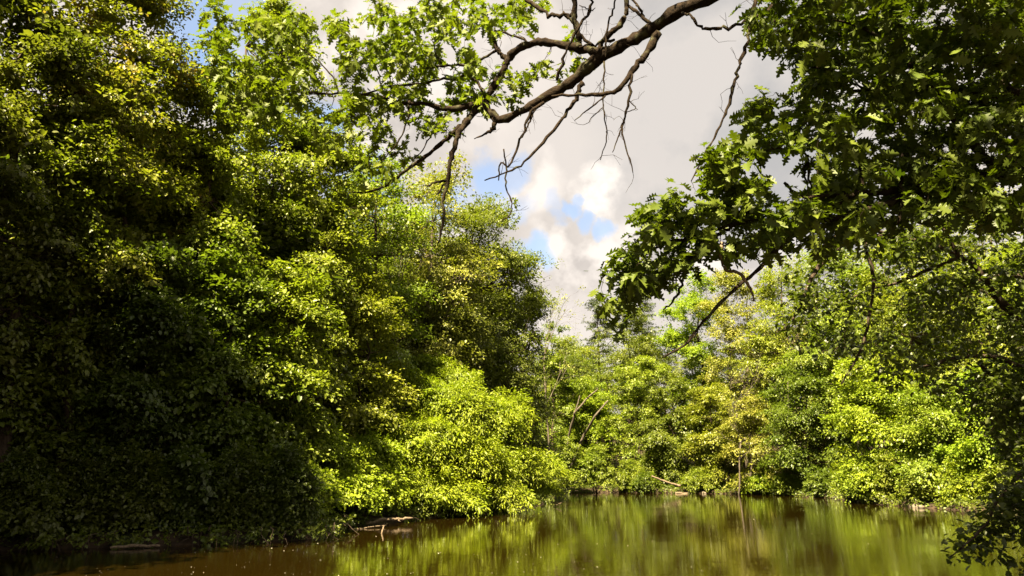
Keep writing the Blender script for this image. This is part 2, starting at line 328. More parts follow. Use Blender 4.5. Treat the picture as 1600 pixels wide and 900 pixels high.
# ------------------------------------------------------------------ broadleaf tree
def bend(a, b, rng, n=6, sag=.0, wig=.06):
    t = np.linspace(0, 1, n)[:, None]; d = np.linalg.norm(b-a)
    P = a*(1-t)+b*t; off = rng.normal(0, wig*d, (n, 3)); off[0] = 0; off[-1] = 0
    P += off*np.sin(t*math.pi); P[:, 2] += (sag*d*np.sin(t*math.pi)).ravel()
    return P
def tree(name, label, px, D, ytop, ybot, hw, mat, seed, cat='tree', nl=26, ns=420, per=50, leaf=.168, spray=.95, lobe=.40, bark=BARK, base_px=None, group=None,
         stems=1, tmpl=None, fill=1.0, depth=1.0, world=None, shape=.5, flat=.13, trunk_r=None):
    """a tree of real size standing D metres away; its crown is seen between ytop and ybot and hw wide either side of px"""
    rng = np.random.default_rng(seed)
    tmpl = tmpl or (LEAF_MID if D < 40 else LEAF_SMALL)
    top = at(px, ytop, D); bot = at(px, ybot, D); R = hw*mpp(D); cx = top[0]*.5+bot[0]*.5
    bx = at(base_px if base_px is not None else px, ybot, D)[0]
    base = np.array([bx, D, 0.]); base[2] = gz(bx, D)-.15
    zt, zb = top[2], max(bot[2], base[2]+.3); Hc = zt-zb
    root = empty(name, base); tag(root, label, cat, group)
    # lobes
    nl = int(nl*2.5); hw_ = 1.0 if D < 60 else 1.12; R *= hw_
    t = (np.arange(nl)+rng.random(nl))/nl; rng.shuffle(t)
    nl = len(t); prof = np.sin(math.pi*np.clip(t*.84+.10, 0, 1))**.5*(1-shape*.42*t)+.10
    ang = np.arange(nl)*2.39996+rng.random(nl)*.9; rad = R*prof*(.30+.62*rng.random(nl))
    lr = lobe*.66*R*(.4+1.1*rng.random(nl))*(.55+.55*prof)*min(1.25, max(.8, 1))
    LC = np.stack([cx+rad*np.cos(ang), D+depth*rad*np.sin(ang), zb+lr*.5+(Hc-lr*1.1)*t], -1)
    # trunk
    g = Geo(); H = Hc*.88+zb-base[2]; tr = trunk_r or max(.05, .013*H+.02)
    starts = []
    for s_ in range(stems):
        lean = rng.normal(0, .06, 2)*H*(1.6 if stems > 1 else .5); n = 9
        tt = np.linspace(0, 1, n); P = np.stack([base[0]+(cx-base[0]+lean[0])*tt**1.3, D+lean[1]*tt**1.2, base[2]+H*tt], -1)
        P[1:-1, :2] += rng.normal(0, .012*H, (n-2, 2)); 
        if stems > 1: P[:, :2] += rng.normal(0, .18, 2)
        Rr = tr*(1-.86*tt)*(1 if stems == 1 else .6); Rr[0] *= 1.35
        g.tube(P-base, Rr, 8 if D < 60 else 6); starts.append((P, Rr))
    trunk = g.build('trunk', bark, root, True)
    gt = Geo(); big = np.argsort(-lr)
    for k, li in enumerate(big):
        P, Rr = starts[k % stems]; c = LC[li]
        want = c[2]-(.35+.35*rng.random())*max(.6, np.hypot(c[0]-cx, c[1]-D))-.2*lr[li]
        j = int(np.clip(np.searchsorted(P[:, 2], want), 1, len(P)-1)); a = P[j]
        B = bend(a, c+np.array([0, 0, -.2*lr[li]]), rng, 6, -.05, .05)
        r0 = min(Rr[j]*.7, .02+.05*lr[li]); rr = np.linspace(r0, r0*.25, 6)
        if k < 10 and D < 60:
            gl = Geo(); gl.tube(B-base, rr, 6); gl.build('limb', bark, root, True)
        else: gt.tube(B-base, rr, 5)
        for q in range(5):
            e = c+unit(rng.normal(0, 1, 3)+unit(c-np.array([cx, D, c[2]]))*.8)*lr[li]*.95
            gt.tube(bend(B[3+q % 3], e, rng, 4, -.04, .08)-base, np.linspace(r0*.32, r0*.08+.002, 4), 3, False)
    gt.build('twigs', bark, root)['kind'] = 'stuff'
    # foliage
    ns = int(ns*fill*(1.45 if D < 60 else 1.9)); lr = lr*1.0; pw = lr**2*np.exp(rng.normal(0, .55, nl)); li = rng.choice(nl, ns, p=pw/pw.sum())
    d = unit(rng.normal(0, 1, (ns, 3))); d[:, 2] = np.where(d[:, 2] < -.35, -d[:, 2], d[:, 2])
    C = LC[li]+d*lr[li][:, None]*(.45+.72*rng.random((ns, 1))**.9)*np.array([1.1, 1.1, .7])
    C[:, 2] = np.maximum(C[:, 2], base[2]+.35)
    O = unit(d+.7*unit(C-np.array([cx, D, (zt+zb)/2])))
    g = Geo(); pads(g, rng, C-base, O, spray*(.6+.7*rng.random(ns)), per, leaf, tmpl, flat=flat)
    # thin inner leaves keep the heart of the crown closed
    ni = int(ns*per*.14); li = rng.choice(nl, ni); Pi = LC[li]+rng.normal(0, .5, (ni, 3))*lr[li][:, None]*.75; Pi[:, 2] = np.maximum(Pi[:, 2], base[2]+.3)
    leaves(g, Pi-base, rng.normal(0, 1, (ni, 3)), unit(rng.normal(0, .6, (ni, 3))+[0, 0, 1]), leaf*1.35*(.7+.6*rng.random(ni)), tmpl)
    g.build('crown', M[mat], root)
    return root
def copy_tree(root, loc, rz, scl, label, group):
    r = root.copy(); r.location = loc; r.rotation_euler = (0, 0, rz); r.scale = scl; r['label'] = label; r['group'] = group; COL.objects.link(r)
    for ch in list(root.children):
        c = ch.copy(); c.parent = r; COL.objects.link(c)
    return r

# ---- left bank, tall trees
# name, label, px, D, ytop, ybot, hw, mat, seed, extras
TREES = [
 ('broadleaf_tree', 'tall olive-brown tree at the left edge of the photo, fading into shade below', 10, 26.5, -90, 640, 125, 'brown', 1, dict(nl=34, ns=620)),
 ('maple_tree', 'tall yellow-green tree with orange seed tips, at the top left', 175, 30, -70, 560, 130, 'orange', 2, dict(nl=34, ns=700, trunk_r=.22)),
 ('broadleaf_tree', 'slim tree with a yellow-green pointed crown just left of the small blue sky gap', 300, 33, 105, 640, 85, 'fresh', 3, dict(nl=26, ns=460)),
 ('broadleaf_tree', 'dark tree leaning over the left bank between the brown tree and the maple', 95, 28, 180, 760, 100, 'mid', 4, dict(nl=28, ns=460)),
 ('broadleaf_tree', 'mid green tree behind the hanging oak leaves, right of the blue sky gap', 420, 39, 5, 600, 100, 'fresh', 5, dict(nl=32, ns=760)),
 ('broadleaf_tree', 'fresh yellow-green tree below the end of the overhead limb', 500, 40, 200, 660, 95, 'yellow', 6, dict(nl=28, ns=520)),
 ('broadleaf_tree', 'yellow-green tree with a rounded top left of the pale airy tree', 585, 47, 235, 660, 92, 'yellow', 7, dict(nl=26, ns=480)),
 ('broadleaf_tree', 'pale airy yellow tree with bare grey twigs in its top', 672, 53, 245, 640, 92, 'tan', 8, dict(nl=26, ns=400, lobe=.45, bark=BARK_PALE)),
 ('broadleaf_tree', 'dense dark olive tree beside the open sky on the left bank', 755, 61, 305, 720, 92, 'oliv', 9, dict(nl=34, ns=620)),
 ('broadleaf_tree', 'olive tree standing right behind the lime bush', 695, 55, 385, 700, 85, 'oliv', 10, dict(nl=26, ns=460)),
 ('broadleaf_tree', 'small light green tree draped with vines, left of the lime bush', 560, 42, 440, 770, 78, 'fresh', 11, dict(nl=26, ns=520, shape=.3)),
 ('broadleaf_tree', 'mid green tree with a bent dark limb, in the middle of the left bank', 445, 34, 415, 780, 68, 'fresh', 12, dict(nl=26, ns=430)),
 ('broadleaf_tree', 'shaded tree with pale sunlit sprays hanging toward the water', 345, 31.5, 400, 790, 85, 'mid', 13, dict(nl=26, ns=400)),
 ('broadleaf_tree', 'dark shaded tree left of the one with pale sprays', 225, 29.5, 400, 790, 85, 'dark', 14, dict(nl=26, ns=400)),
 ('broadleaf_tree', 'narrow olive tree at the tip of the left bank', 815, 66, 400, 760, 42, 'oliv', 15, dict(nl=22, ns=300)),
 # ---- far bank
 ('broadleaf_tree', 'slim light green tree at the head of the pond under the gap of sky', 868, 90, 505, 750, 30, 'fresh', 20, dict(nl=16, ns=200, leaf=.2)),
 ('broadleaf_tree', 'round lime yellow tree behind the two dead snags', 918, 94, 588, 740, 48, 'lime', 21, dict(nl=20, ns=340, leaf=.2)),
 ('broadleaf_tree', 'dull green tree on the slope left of the pine', 893, 118, 528, 700, 45, 'fresh', 22, dict(nl=18, ns=260, leaf=.22)),
 ('broadleaf_tree', 'mid green tree on the slope right of the pine', 985, 104, 475, 720, 58, 'mid', 23, dict(nl=22, ns=420, leaf=.2)),
 ('broadleaf_tree', 'pale green tree at the far shore directly right of the dead snags', 1000, 92, 555, 765, 42, 'yellow', 24, dict(nl=20, ns=360, leaf=.2)),
 ('broadleaf_tree', 'deep green small tree at the far shore above the fallen branch', 1052, 90, 590, 765, 42, 'mid', 25, dict(nl=20, ns=360, leaf=.2)),
 ('broadleaf_tree', 'tall bright lime tree rising under the tip of the dark oak', 1090, 102, 422, 700, 52, 'lime', 26, dict(nl=24, ns=420, leaf=.22)),
 ('broadleaf_tree', 'large tan-yellow feathery tree on the far bank', 1165, 94, 418, 745, 66, 'tan', 27, dict(nl=28, ns=560, leaf=.2, bark=BARK_PALE)),
 ('broadleaf_tree', 'pale yellow tree right of the feathery tan tree', 1240, 88, 400, 740, 60, 'yellow', 28, dict(nl=26, ns=480, leaf=.2)),
 ('broadleaf_tree', 'fresh green tree at the shore below the tan-yellow tree', 1115, 86, 600, 768, 42, 'fresh', 29, dict(nl=20, ns=360, leaf=.19)),
 ('broadleaf_tree', 'pinkish bare-twigged small tree at the water below the tan tree', 1175, 80, 620, 765, 38, 'tan', 30, dict(nl=18, ns=220, leaf=.17, bark=BARK_PALE)),
 ('broadleaf_tree', 'mid green tree on the corner of the right bank', 1265, 76, 565, 770, 58, 'mid', 31, dict(nl=24, ns=440, leaf=.19)),
 ('broadleaf_tree', 'tall green tree seen behind the lower leaves of the right-hand oak', 1330, 74, 380, 700, 75, 'yellow', 32, dict(nl=28, ns=500, leaf=.2)),
 ('broadleaf_tree', 'bright yellow-green tree in the middle of the right bank', 1370, 60, 560, 780, 62, 'lime', 33, dict(nl=24, ns=480, leaf=.18)),
 ('broadleaf_tree', 'tall yellow tree behind the dark branches on the right', 1440, 62, 350, 720, 80, 'yellow', 34, dict(nl=28, ns=560, leaf=.18)),
 ('broadleaf_tree', 'yellow-green tree over the water right of the bright bank tree', 1470, 54, 590, 785, 62, 'yellow', 35, dict(nl=24, ns=480, leaf=.17)),
 ('broadleaf_tree', 'bright green tree at the right edge of the photo above the water', 1575, 50, 560, 795, 75, 'lime', 36, dict(nl=24, ns=480, leaf=.17)),
 ('broadleaf_tree', 'tall green tree at the right edge far behind the oak leaves', 1560, 60, 300, 720, 90, 'yellow', 37, dict(nl=28, ns=560, leaf=.18)),
]
ALL = {}
for (nm, lab, px, D, yt, yb, hw, mt, sd_, kw) in TREES:
    ALL[sd_] = tree(nm, lab, px, D, yt, yb, hw, mt, sd_, group='trees around the pond', **kw)

# ---- the rows further up the slopes: copies of six of the trees above, on their own spots
rngB = np.random.default_rng(77)
back = []
def back_row(spots, srcs, label, group):
    for (x, y, h) in spots:
        s = srcs[int(rngB.integers(len(srcs)))]; src = ALL[s]
        zs = [v[2] for v in src.children[-1].bound_box]; hh = max(zs)
        k = h/hh*(.92+.16*rngB.random())
        copy_tree(src, (x, y, gz(x, y)-.15), rngB.random()*6.28, (k*1.1, k*1.1, k), label, group)
def spots(px0, px1, D0, D1, n, h):
    r = []
    for i in range(n):
        px = px0+(px1-px0)*(i+.5*rngB.random())/n; D = D0+(D1-D0)*rngB.random(); p = at(px, 600, D); r.append((p[0], D, h*(.9+.2*rngB.random())))
    return r
back_row(spots(-120, 420, 34, 40, 9, 19), [2, 14, 4, 12], 'shaded broadleaf tree in the row behind the left bank', 'second row of trees on the left bank')
back_row(spots(-150, 560, 44, 54, 12, 21), [14, 5, 12, 9], 'broadleaf tree deep in the woods on the left', 'woods behind the left bank')
back_row(spots(470, 790, 60, 72, 9, 20), [9, 7, 12], 'broadleaf tree in the woods behind the olive tree', 'woods behind the tip of the left bank')
back_row(spots(835, 905, 98, 112, 3, 15), [23, 22], 'small tree filling the hollow at the head of the pond', 'small trees at the head of the pond')
back_row(spots(880, 1250, 122, 140, 8, 18), [23, 22, 26, 28], 'broadleaf tree on the slope beyond the head of the pond', 'trees on the slope beyond the pond')
back_row(spots(1250, 1750, 84, 104, 8, 22), [28, 32, 34], 'broadleaf tree on the slope behind the right bank', 'woods behind the right bank')
# trees on the near left shore, beside the frame, that keep the left bank in shade
back_row([(-20.8, 18, 27), (-17.6, 14.2, 31), (-24, 13, 28), (-25.5, 21, 26), (-21.5, 9, 28), (-29, 27, 25)], [2, 14, 4], 'tall tree on the near left shore beyond the picture edge', 'trees on the near left shore')
back_row([(33, 46, 19), (35, 38, 20), (33, 31, 18), (40, 44, 21)], [34, 36], 'tall tree on the right shore beyond the picture edge', 'trees on the right shore beyond the edge')

# ------------------------------------------------------------------ shrubs
def shrub(label, blobs, mat, seed, per=46, leaf=.12, spray=.5, ns=140, name='shrub', cat='shrub', bark=BARK, flat=.14, group='shrubs along the water', tmpl=None, nstem=3):
    """blobs: (x, y, D, rx, ry) lobes of one bush"""
    rng = np.random.default_rng(seed); W_ = [(at(x, y, D), rx*mpp(D), ry*mpp(D)) for x, y, D, rx, ry in blobs]
    c0 = np.mean([w[0] for w in W_], axis=0); by = max(w[0][1] for w in W_)+.3
    base = np.array([c0[0], by, gz(c0[0], by)-.05]); base[2] = max(base[2], -.1)
    root = empty(name, base); tag(root, label, cat, group)
    g = Geo()
    for k, (c, rx, ry) in enumerate(W_):
        for q in range(nstem):
            e = c+rng.normal(0, .35, 3)*[rx, rx*.8, ry]; a = base+np.array([rng.normal(0, .25), rng.normal(0, .15), 0])
            g.tube(bend(a, e, rng, 6, .08, .05)-base, np.linspace(.045, .008, 6), 5)
    g.build('stems', bark, root); g = Geo()
    per_b = np.array([w[1]*w[2] for w in W_]); per_b = (ns*len(W_)*per_b/per_b.sum()).astype(int)+8
    for (c, rx, ry), n in zip(W_, per_b):
        d = unit(rng.normal(0, 1, (n, 3))); d[:, 2] = np.where(d[:, 2] < -.5, -d[:, 2], d[:, 2])
        C = c+d*np.array([rx, rx*.85, ry])*(.4+.75*rng.random((n, 1))); C[:, 2] = np.maximum(C[:, 2], .12)
        pads(g, rng, C-base, d+[0, -.2, .1], spray*(.6+.7*rng.random(n)), per, leaf, tmpl or (LEAF_MID if blobs[0][2] < 50 else LEAF_SMALL), flat=flat)
    g.build('foliage', M[mat], root); return root
def hump(px, D, yt, yb, hw, n=4, seed=0):
    rng = np.random.default_rng(seed+500); r = []
    for i in range(n):
        a = (i+.5)/n*2-1; h = (yb-yt)*(.8-.35*abs(a)+.2*rng.random()); r.append((px+a*hw*.7, yb-h*.5, D+rng.normal(0, .02)*D*.5, hw*.45, h*.5))
    return r
LIME = [(650, 700, 42.5, 52, 40), (700, 640, 45, 50, 36), (655, 612, 46, 34, 22), (715, 600, 47, 30, 20), (760, 660, 47, 46, 30), (795, 640, 49, 26, 18), (735, 720, 45, 55, 34), (800, 725, 48, 46, 24), (845, 738, 51, 30, 15), (825, 765, 50, 32, 14),
        (640, 760, 41.5, 50, 26), (700, 775, 43, 50, 22), (770, 768, 46, 46, 20), (605, 735, 41.5, 38, 26), (600, 690, 43, 28, 22), (680, 575, 48, 22, 12), (575, 770, 39.5, 34, 20), (690, 690, 44, 50, 34)]
shrub('big bright lime bush bulging over the water in the middle of the photo', LIME, 'lime', 41, per=110, leaf=.20, spray=1.0, ns=100, name='lime_bush', cat='bush', flat=.12, tmpl=LEAF_NARROW, nstem=5)
shrub('bright yellow-green bush at the foot of the vine-draped tree', [(495, 768, 32, 34, 26), (540, 772, 35, 44, 28), (590, 765, 38, 40, 30), (535, 725, 36.5, 40, 30), (580, 715, 39, 36, 30), (505, 700, 35, 28, 24)], 'lime', 42, per=55, leaf=.14, spray=.6, ns=130, cat='bush')
DS = [(25, 25.8, 700, 845, 70, 'dark'), (120, 26.6, 715, 842, 60, 'small'), (200, 27.3, 690, 840, 58, 'dark'), (285, 28, 705, 838, 60, 'small'), (365, 28.6, 700, 836, 55, 'dark'), (440, 29.3, 690, 832, 50, 'dark')]  # rightmost shrub gets the dark leaf colour to stand in for bank shade
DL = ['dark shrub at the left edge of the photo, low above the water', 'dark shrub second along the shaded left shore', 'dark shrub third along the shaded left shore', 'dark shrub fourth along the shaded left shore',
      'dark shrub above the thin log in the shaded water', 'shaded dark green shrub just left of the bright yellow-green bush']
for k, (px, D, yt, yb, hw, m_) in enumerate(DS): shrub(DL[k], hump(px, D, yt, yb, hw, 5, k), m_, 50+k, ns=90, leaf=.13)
FS = [(885, 84, 672, 768, 32, 'fresh', 'pale shrub at the head of the pond beside the left bank'), (930, 83, 688, 766, 30, 'yellow', 'yellowish shrub below the two dead snags'),
      (985, 87, 718, 766, 26, 'fresh', 'green shrub between the snags and the fallen branch'), (1010, 86, 735, 768, 20, 'mid', 'dark low shrub just left of the fallen branch'),
      (1090, 85, 728, 768, 26, 'fresh', 'green shrub just right of the fallen branch'), (1190, 80, 735, 772, 26, 'lime', 'low bright shrub under the pinkish small tree'),
      (1235, 77, 725, 776, 26, 'fresh', 'fresh shrub left of the corner of the right bank'), (1290, 72, 722, 780, 28, 'mid', 'mid green shrub at the corner of the right bank'),
      (1335, 63, 700, 784, 26, 'lime', 'lime shrub below the bright bank tree'), (1395, 57, 700, 788, 34, 'yellow', 'yellow shrub left of the dark hollow in the right bank'),
      (1450, 53.5, 715, 792, 34, 'fresh', 'green shrub right of the dark hollow in the right bank'), (1510, 50.5, 700, 796, 36, 'lime', 'bright shrub trailing to the water near the right edge'), (1580, 48, 690, 800, 40, 'fresh', 'green shrub at the right edge behind the dark near twigs')]
for k, (px, D, yt, yb, hw, m_, lb) in enumerate(FS): shrub(lb, hump(px, D, yt, yb, hw, 4, 20+k), m_, 70+k, ns=80, leaf=.15 if D > 60 else .13, spray=.5)

# ground cover under the trees
rng = np.random.default_rng(9)
n = 110000; X_ = rng.uniform(-45, 60, n); Y_ = rng.uniform(8, 135, n); d = sdist(X_, Y_); k = (d > -.25) & (d < 30) & (np.abs(X_) < .9*Y_+6) & (rng.random(n) < np.clip(1.2-d/30, .2, 1)); X_ = X_[k]; Y_ = Y_[k]
Z_ = height(X_, Y_); g = Geo(); P = np.stack([X_, Y_, np.maximum(Z_, 0)+.05+rng.random(len(X_))*.35], -1)
m_ = 3; P = np.repeat(P, m_, 0)+rng.normal(0, .15, (len(P)*m_, 3))*[1, 1, .4]
leaves(g, P, rng.normal(0, 1, P.shape)*[1, 1, .4], unit(rng.normal(0, .5, P.shape)+[0, 0, 1]), .14+.16*rng.random(len(P)), LEAF_SMALL)
tag(g.build('undergrowth', M['mid']), 'low green undergrowth covering the banks', 'undergrowth', kind='stuff')

# ------------------------------------------------------------------ pine, bare tree, snags, logs
def pine(px, D, ytop, hw, seed):
    rng = np.random.default_rng(seed); top = at(px, ytop, D); base = np.array([top[0], D, gz(top[0], D)-.1]); H = top[2]-base[2]; R = hw*mpp(D)
    root = tag(empty('pine_tree', base), 'dark pine with level tiers of branches rising in the gap of sky', 'pine tree')
    g = Geo(); g.tube(np.array([[0, 0, 0], [.1, 0, H*.5], [0, 0, H]]), [.28, .17, .03], 7); g.build('trunk', BARK, root, True)
    gb = Geo(); gn = Geo(); z = H*.45
    while z < H-.3:
        f = (H-z)/(H*.55); L_ = R*(.25+.85*f**.7)
        for q in range(5):
            a = rng.random()*6.28; ll = L_*(.55+.5*rng.random()); dr = np.array([math.cos(a), math.sin(a), .12])
            P = np.array([[0, 0, z], *(np.array([0, 0, z])+dr*ll*.5,), *(np.array([0, 0, z+.1])+dr*ll,)]); gb.tube(P, [.05, .03, .01], 4)
            m = 5; C = np.array([0, 0, z])+dr*ll*np.linspace(.35, 1, m)[:, None]+rng.normal(0, .15, (m, 3))
            pads(gn, rng, C, np.tile(dr, (m, 1)), np.full(m, .65), 44, .16, LEAF_SMALL, flat=.1, droop=.1)
        z += .95*(.6+.5*f)
    gb.build('branches', BARK, root)['kind'] = 'stuff'; gn.build('crown', M['pine'], root)
pine(932, 120, 462, 34, 5)
pine(1000, 124, 452, 40, 6)
bpy.data.objects['pine_tree.001']['label'] = 'pine half hidden behind the tip of the dark oak foliage'

def fork(g, a, dirv, L_, r, lev, rng, k=4, spread=.45, segs=4, tips=None):
    P = [a]; d = unit(dirv)
    for i in range(segs): d = unit(d+rng.normal(0, .10, 3)); P.append(P[-1]+d*L_/segs)
    g.tube(np.array(P), np.linspace(r, r*.55, len(P)), k if lev > 1 else 3, False)
    if lev == 0:
        if tips is not None: tips.append(P[-1])
        return
    for q in range(2+(rng.random() < .6)):
        j = int(rng.integers(2, len(P))); fork(g, P[j], d+rng.normal(0, spread, 3)+[0, 0, .1], L_*(.6+.2*rng.random()), r*.55*(.8+.3*rng.random()), lev-1, rng, k, spread, segs, tips)
def bare_tree(label, px, D, ytop, seed, lev=5, leafy=.0, lean=0., name='bare_tree', frac=.42, r0=.13):
    rng = np.random.default_rng(seed); top = at(px, ytop, D); base = np.array([top[0], D, gz(top[0], D)-.1]); H = top[2]-base[2]
    root = tag(empty(name, base), label, 'bare tree'); g = Geo(); tips = []
    P = np.array([[0, 0, 0], [.1+lean*.3, 0, H*.2], [lean*.6, .1, H*.4], [lean, 0, H*.6]]); g.tube(P, [r0, r0*.8, r0*.7, r0*.55], 6); g.build('trunk', BARK_PALE, root, True)
    g = Geo()
    for q in range(5): fork(g, P[3] if q < 3 else P[2], np.array([rng.normal(0, .45), rng.normal(0, .4), .9]), H*.17, r0*.45, lev-1, rng, tips=tips)
    g.build('branches', BARK_PALE, root)['kind'] = 'stuff'
    if leafy and tips:
        T_ = np.array(tips); T_ = T_[rng.random(len(T_)) < leafy]; g = Geo()
        pads(g, rng, T_, unit(T_-[0, 0, H*.5]), np.full(len(T_), .4), 7, .17, LEAF_SMALL); g.build('crown', M['tan'], root)
    return root
bare_tree('bare wispy tree with few buff leaves, against the sky at the head of the pond', 856, 86, 440, 11, 5, .5, -.6)
bare_tree('thin bare grey tree reaching out of the pale airy tree', 600, 50, 330, 12, 4, .3, 1.5)
bare_tree('bare twiggy tree amid the tan-yellow foliage of the far bank', 1150, 84, 545, 13, 5, .6, -.5, r0=.16)
bare_tree('bare grey twiggy tree in front of the pale yellow tree', 1215, 82, 500, 14, 5, .5, .5, r0=.14)
bare_tree('leaning bare trunk at the shore by the pinkish small tree', 1140, 79, 610, 15, 4, .2, .9, r0=.1)

def snag(label, pts, name='dead_snag', cat='dead tree', mat=None, k=7, floor_to=None):
    """pts: list of polylines of (x, y, D, r metres)"""
    root = tag(empty(name, at(*pts[0][0][:3])), label, cat); o0 = at(*pts[0][0][:3])
    for q, pl in enumerate(pts):
        rng = np.random.default_rng(len(label)+q); P = np.array([at(x, y, D) for x, y, D, r in pl]); R_ = np.array([p[3] for p in pl])
        t = np.linspace(0, len(P)-1, (len(P)-1)*5+1); Pi = np.stack([np.interp(t, range(len(P)), P[:, i]) for i in range(3)], -1); Ri = np.interp(t, range(len(P)), R_)
        Pi[1:-1] += rng.normal(0, .25, (len(Pi)-2, 3))*Ri[1:-1, None]
        g = Geo(); g.tube(Pi-o0, Ri, k, rough=.25, rng=rng); g.build('trunk' if q == 0 else 'branch', mat or DEAD, root, True)
snag('broken forked dead snag leaning right, left one of the two by the lime yellow tree', [[(884, 760, 86, .16), (887, 690, 86, .14), (898, 645, 84, .12), (915, 625, 84, .10), (934, 608, 84, .06)], [(897, 648, 84, .1), (903, 630, 84, .07), (906, 618, 84, .05)]], mat=BARK_PALE)
snag('straight dead snag leaning right, right one of the two by the lime yellow tree', [[(878, 765, 86, .18), (913, 680, 86, .16), (930, 650, 83, .12), (950, 626, 83, .08)]], mat=BARK_PALE)
snag('curved pale fallen branch dipping to the far shore', [[(1018, 744, 84, .09), (1032, 749, 84, .10), (1050, 756, 84, .12), (1063, 759, 84, .16)]], 'fallen_branch', 'branch')
snag('flat weathered log lying at the water edge below the yellow-green bush', [[(572, 819, 35.5, .06), (600, 812, 36, .08), (625, 811, 36.5, .07), (645, 810, 37, .05)], [(622, 812, 36.4, .05), (626, 815, 36.3, .02)]], 'driftwood_log', 'log')
snag('short pale stick poking out of the water beside the flat log', [[(595, 838, 31.5, .03), (597, 830, 31.6, .035), (600, 822, 31.7, .03)]], 'stick', 'stick')
snag('thin branch lying on the water left of the pale stick', [[(545, 827, 33.6, .02), (565, 826, 33.8, .03), (590, 822, 34.5, .03), (603, 821, 34.8, .02)]], 'branch', 'branch')
snag('pale broken driftwood below the lime bush with two upturned prongs', [[(733, 801, 45, .10), (745, 802, 45, .07), (760, 803, 45, .05), (766, 802, 45, .03)], [(757, 803, 45, .03), (763, 797, 45, .03), (768, 796, 45, .02)], [(760, 803, 45, .03), (768, 808, 44.5, .02)]], 'driftwood', 'driftwood')
snag('small forked twig at the water by the tip of the left bank', [[(864, 791, 54, .03), (872, 788, 54, .03), (880, 784, 54, .02)], [(872, 788, 54, .02), (876, 794, 54, .015)]], 'forked_twig', 'twig')
snag('long thin log floating in the dark water near the left shore', [[(172, 856, 25.2, .04), (205, 854, 25.5, .06), (250, 853, 25.8, .04)]], 'floating_log', 'log')
snag('thin log lying against the shaded shore under the green shrub', [[(355, 847, 27.6, .03), (385, 845, 27.9, .05), (420, 843, 28.2, .03)]], 'fallen_log', 'log')
snag('grey log lying along the far shore below the green shrub', [[(1055, 771, 84, .12), (1075, 771, 84, .12)]], 'shore_log', 'log')

# stones along the far shore
rng = np.random.default_rng(31); STONE = rough_mat('shore_stone', (.05, .04, .03), (.17, .14, .10), 5, .85, .02, (1, 1, 1))
def stone(c, r, rng):
    g = Geo(); nu, nv = 9, 6; V = []
    for j in range(nv+1):
        for i in range(nu):
            a = i/nu*6.283; b = j/nv*math.pi; V.append([math.sin(b)*math.cos(a), math.sin(b)*math.sin(a)*.8, math.cos(b)*.55])
    V = np.array(V); f = 1+.22*np.sin(V[:, 0]*3+rng.random()*6)*np.cos(V[:, 1]*4+rng.random()*6)+.12*np.sin(V[:, 2]*7+rng.random()*6); V = V*f[:, None]*r
    i = np.arange(nv)[:, None]*nu; j = np.arange(nu)[None, :]; j2 = (j+1) % nu
    g.add(V, [np.stack([i+j, i+nu+j, i+nu+j2, i+j2], -1).reshape(-1, 4)]); o = g.build('stone', STONE, None, True); o.location = tuple(c); o.rotation_euler = (0, 0, rng.random()*6); return o
for (x, y, q) in [(965, 768, .5), (1052, 768.5, .45), (1100, 770, .3), (1345, 784, .35), (1352, 785, .25), (1425, 791, .3), (1432, 792, .4), (1440, 793, .25)]:
    p = shore(x, y+1.0); o = stone((p[0], p[1], .05), q, rng); tag(o, 'small brown stone at the edge of the far water', 'stone', 'stones along the far shore')

# dense low plants right on the waterline
rng = np.random.default_rng(19); g = Geo(); Q = []
WC = np.concatenate([WP[:19], WP[18:20]]); seg = np.linalg.norm(np.diff(WP[:19], axis=0), axis=1)
for i in range(18):
    m = int(seg[i]*9); t = rng.random(m)[:, None]; Q.append(WP[i]*(1-t)+WP[i+1]*t)
Q = np.concatenate(Q); keep = np.sin(Q[:, 0]*1.3+Q[:, 1]*.7)+.6*np.sin(Q[:, 0]*.37-Q[:, 1]*.5) > -.75; Q = Q[keep]; Q = Q+rng.normal(0, .35, Q.shape)
C = np.concatenate([Q, (.12+.5*rng.random(len(Q)))[:, None]], 1); C[:, 2] += np.maximum(height(Q[:, 0], Q[:, 1]), 0)
pads(g, rng, C, np.tile([0, -1., 0], (len(C), 1))+rng.normal(0, .4, (len(C), 3)), .35*(.5+rng.random(len(C))), 16, .13, LEAF_SMALL, droop=.6)
tag(g.build('bank_plants', M['mid']), 'low leafy plants hanging over the waterline of the pond', 'bank plants', kind='stuff')
g = Geo()
for i in range(200):
    q = Q[rng.integers(len(Q))]; a = np.array([q[0], q[1], .35+.3*rng.random()]); dr = unit(np.array([-q[0]*.02+rng.normal(0, .5), -1+rng.normal(0, .4), 0])); b = a+dr*(.4+.8*rng.random()); b[2] = -.05
    g.tube(bend(a, b, rng, 5, .1, .1), np.linspace(.022, .008, 5), 4, False)
tag(g.build('bank_roots', BARK), 'thin bare roots and sticks reaching from the bank into the water', 'roots', kind='stuff')

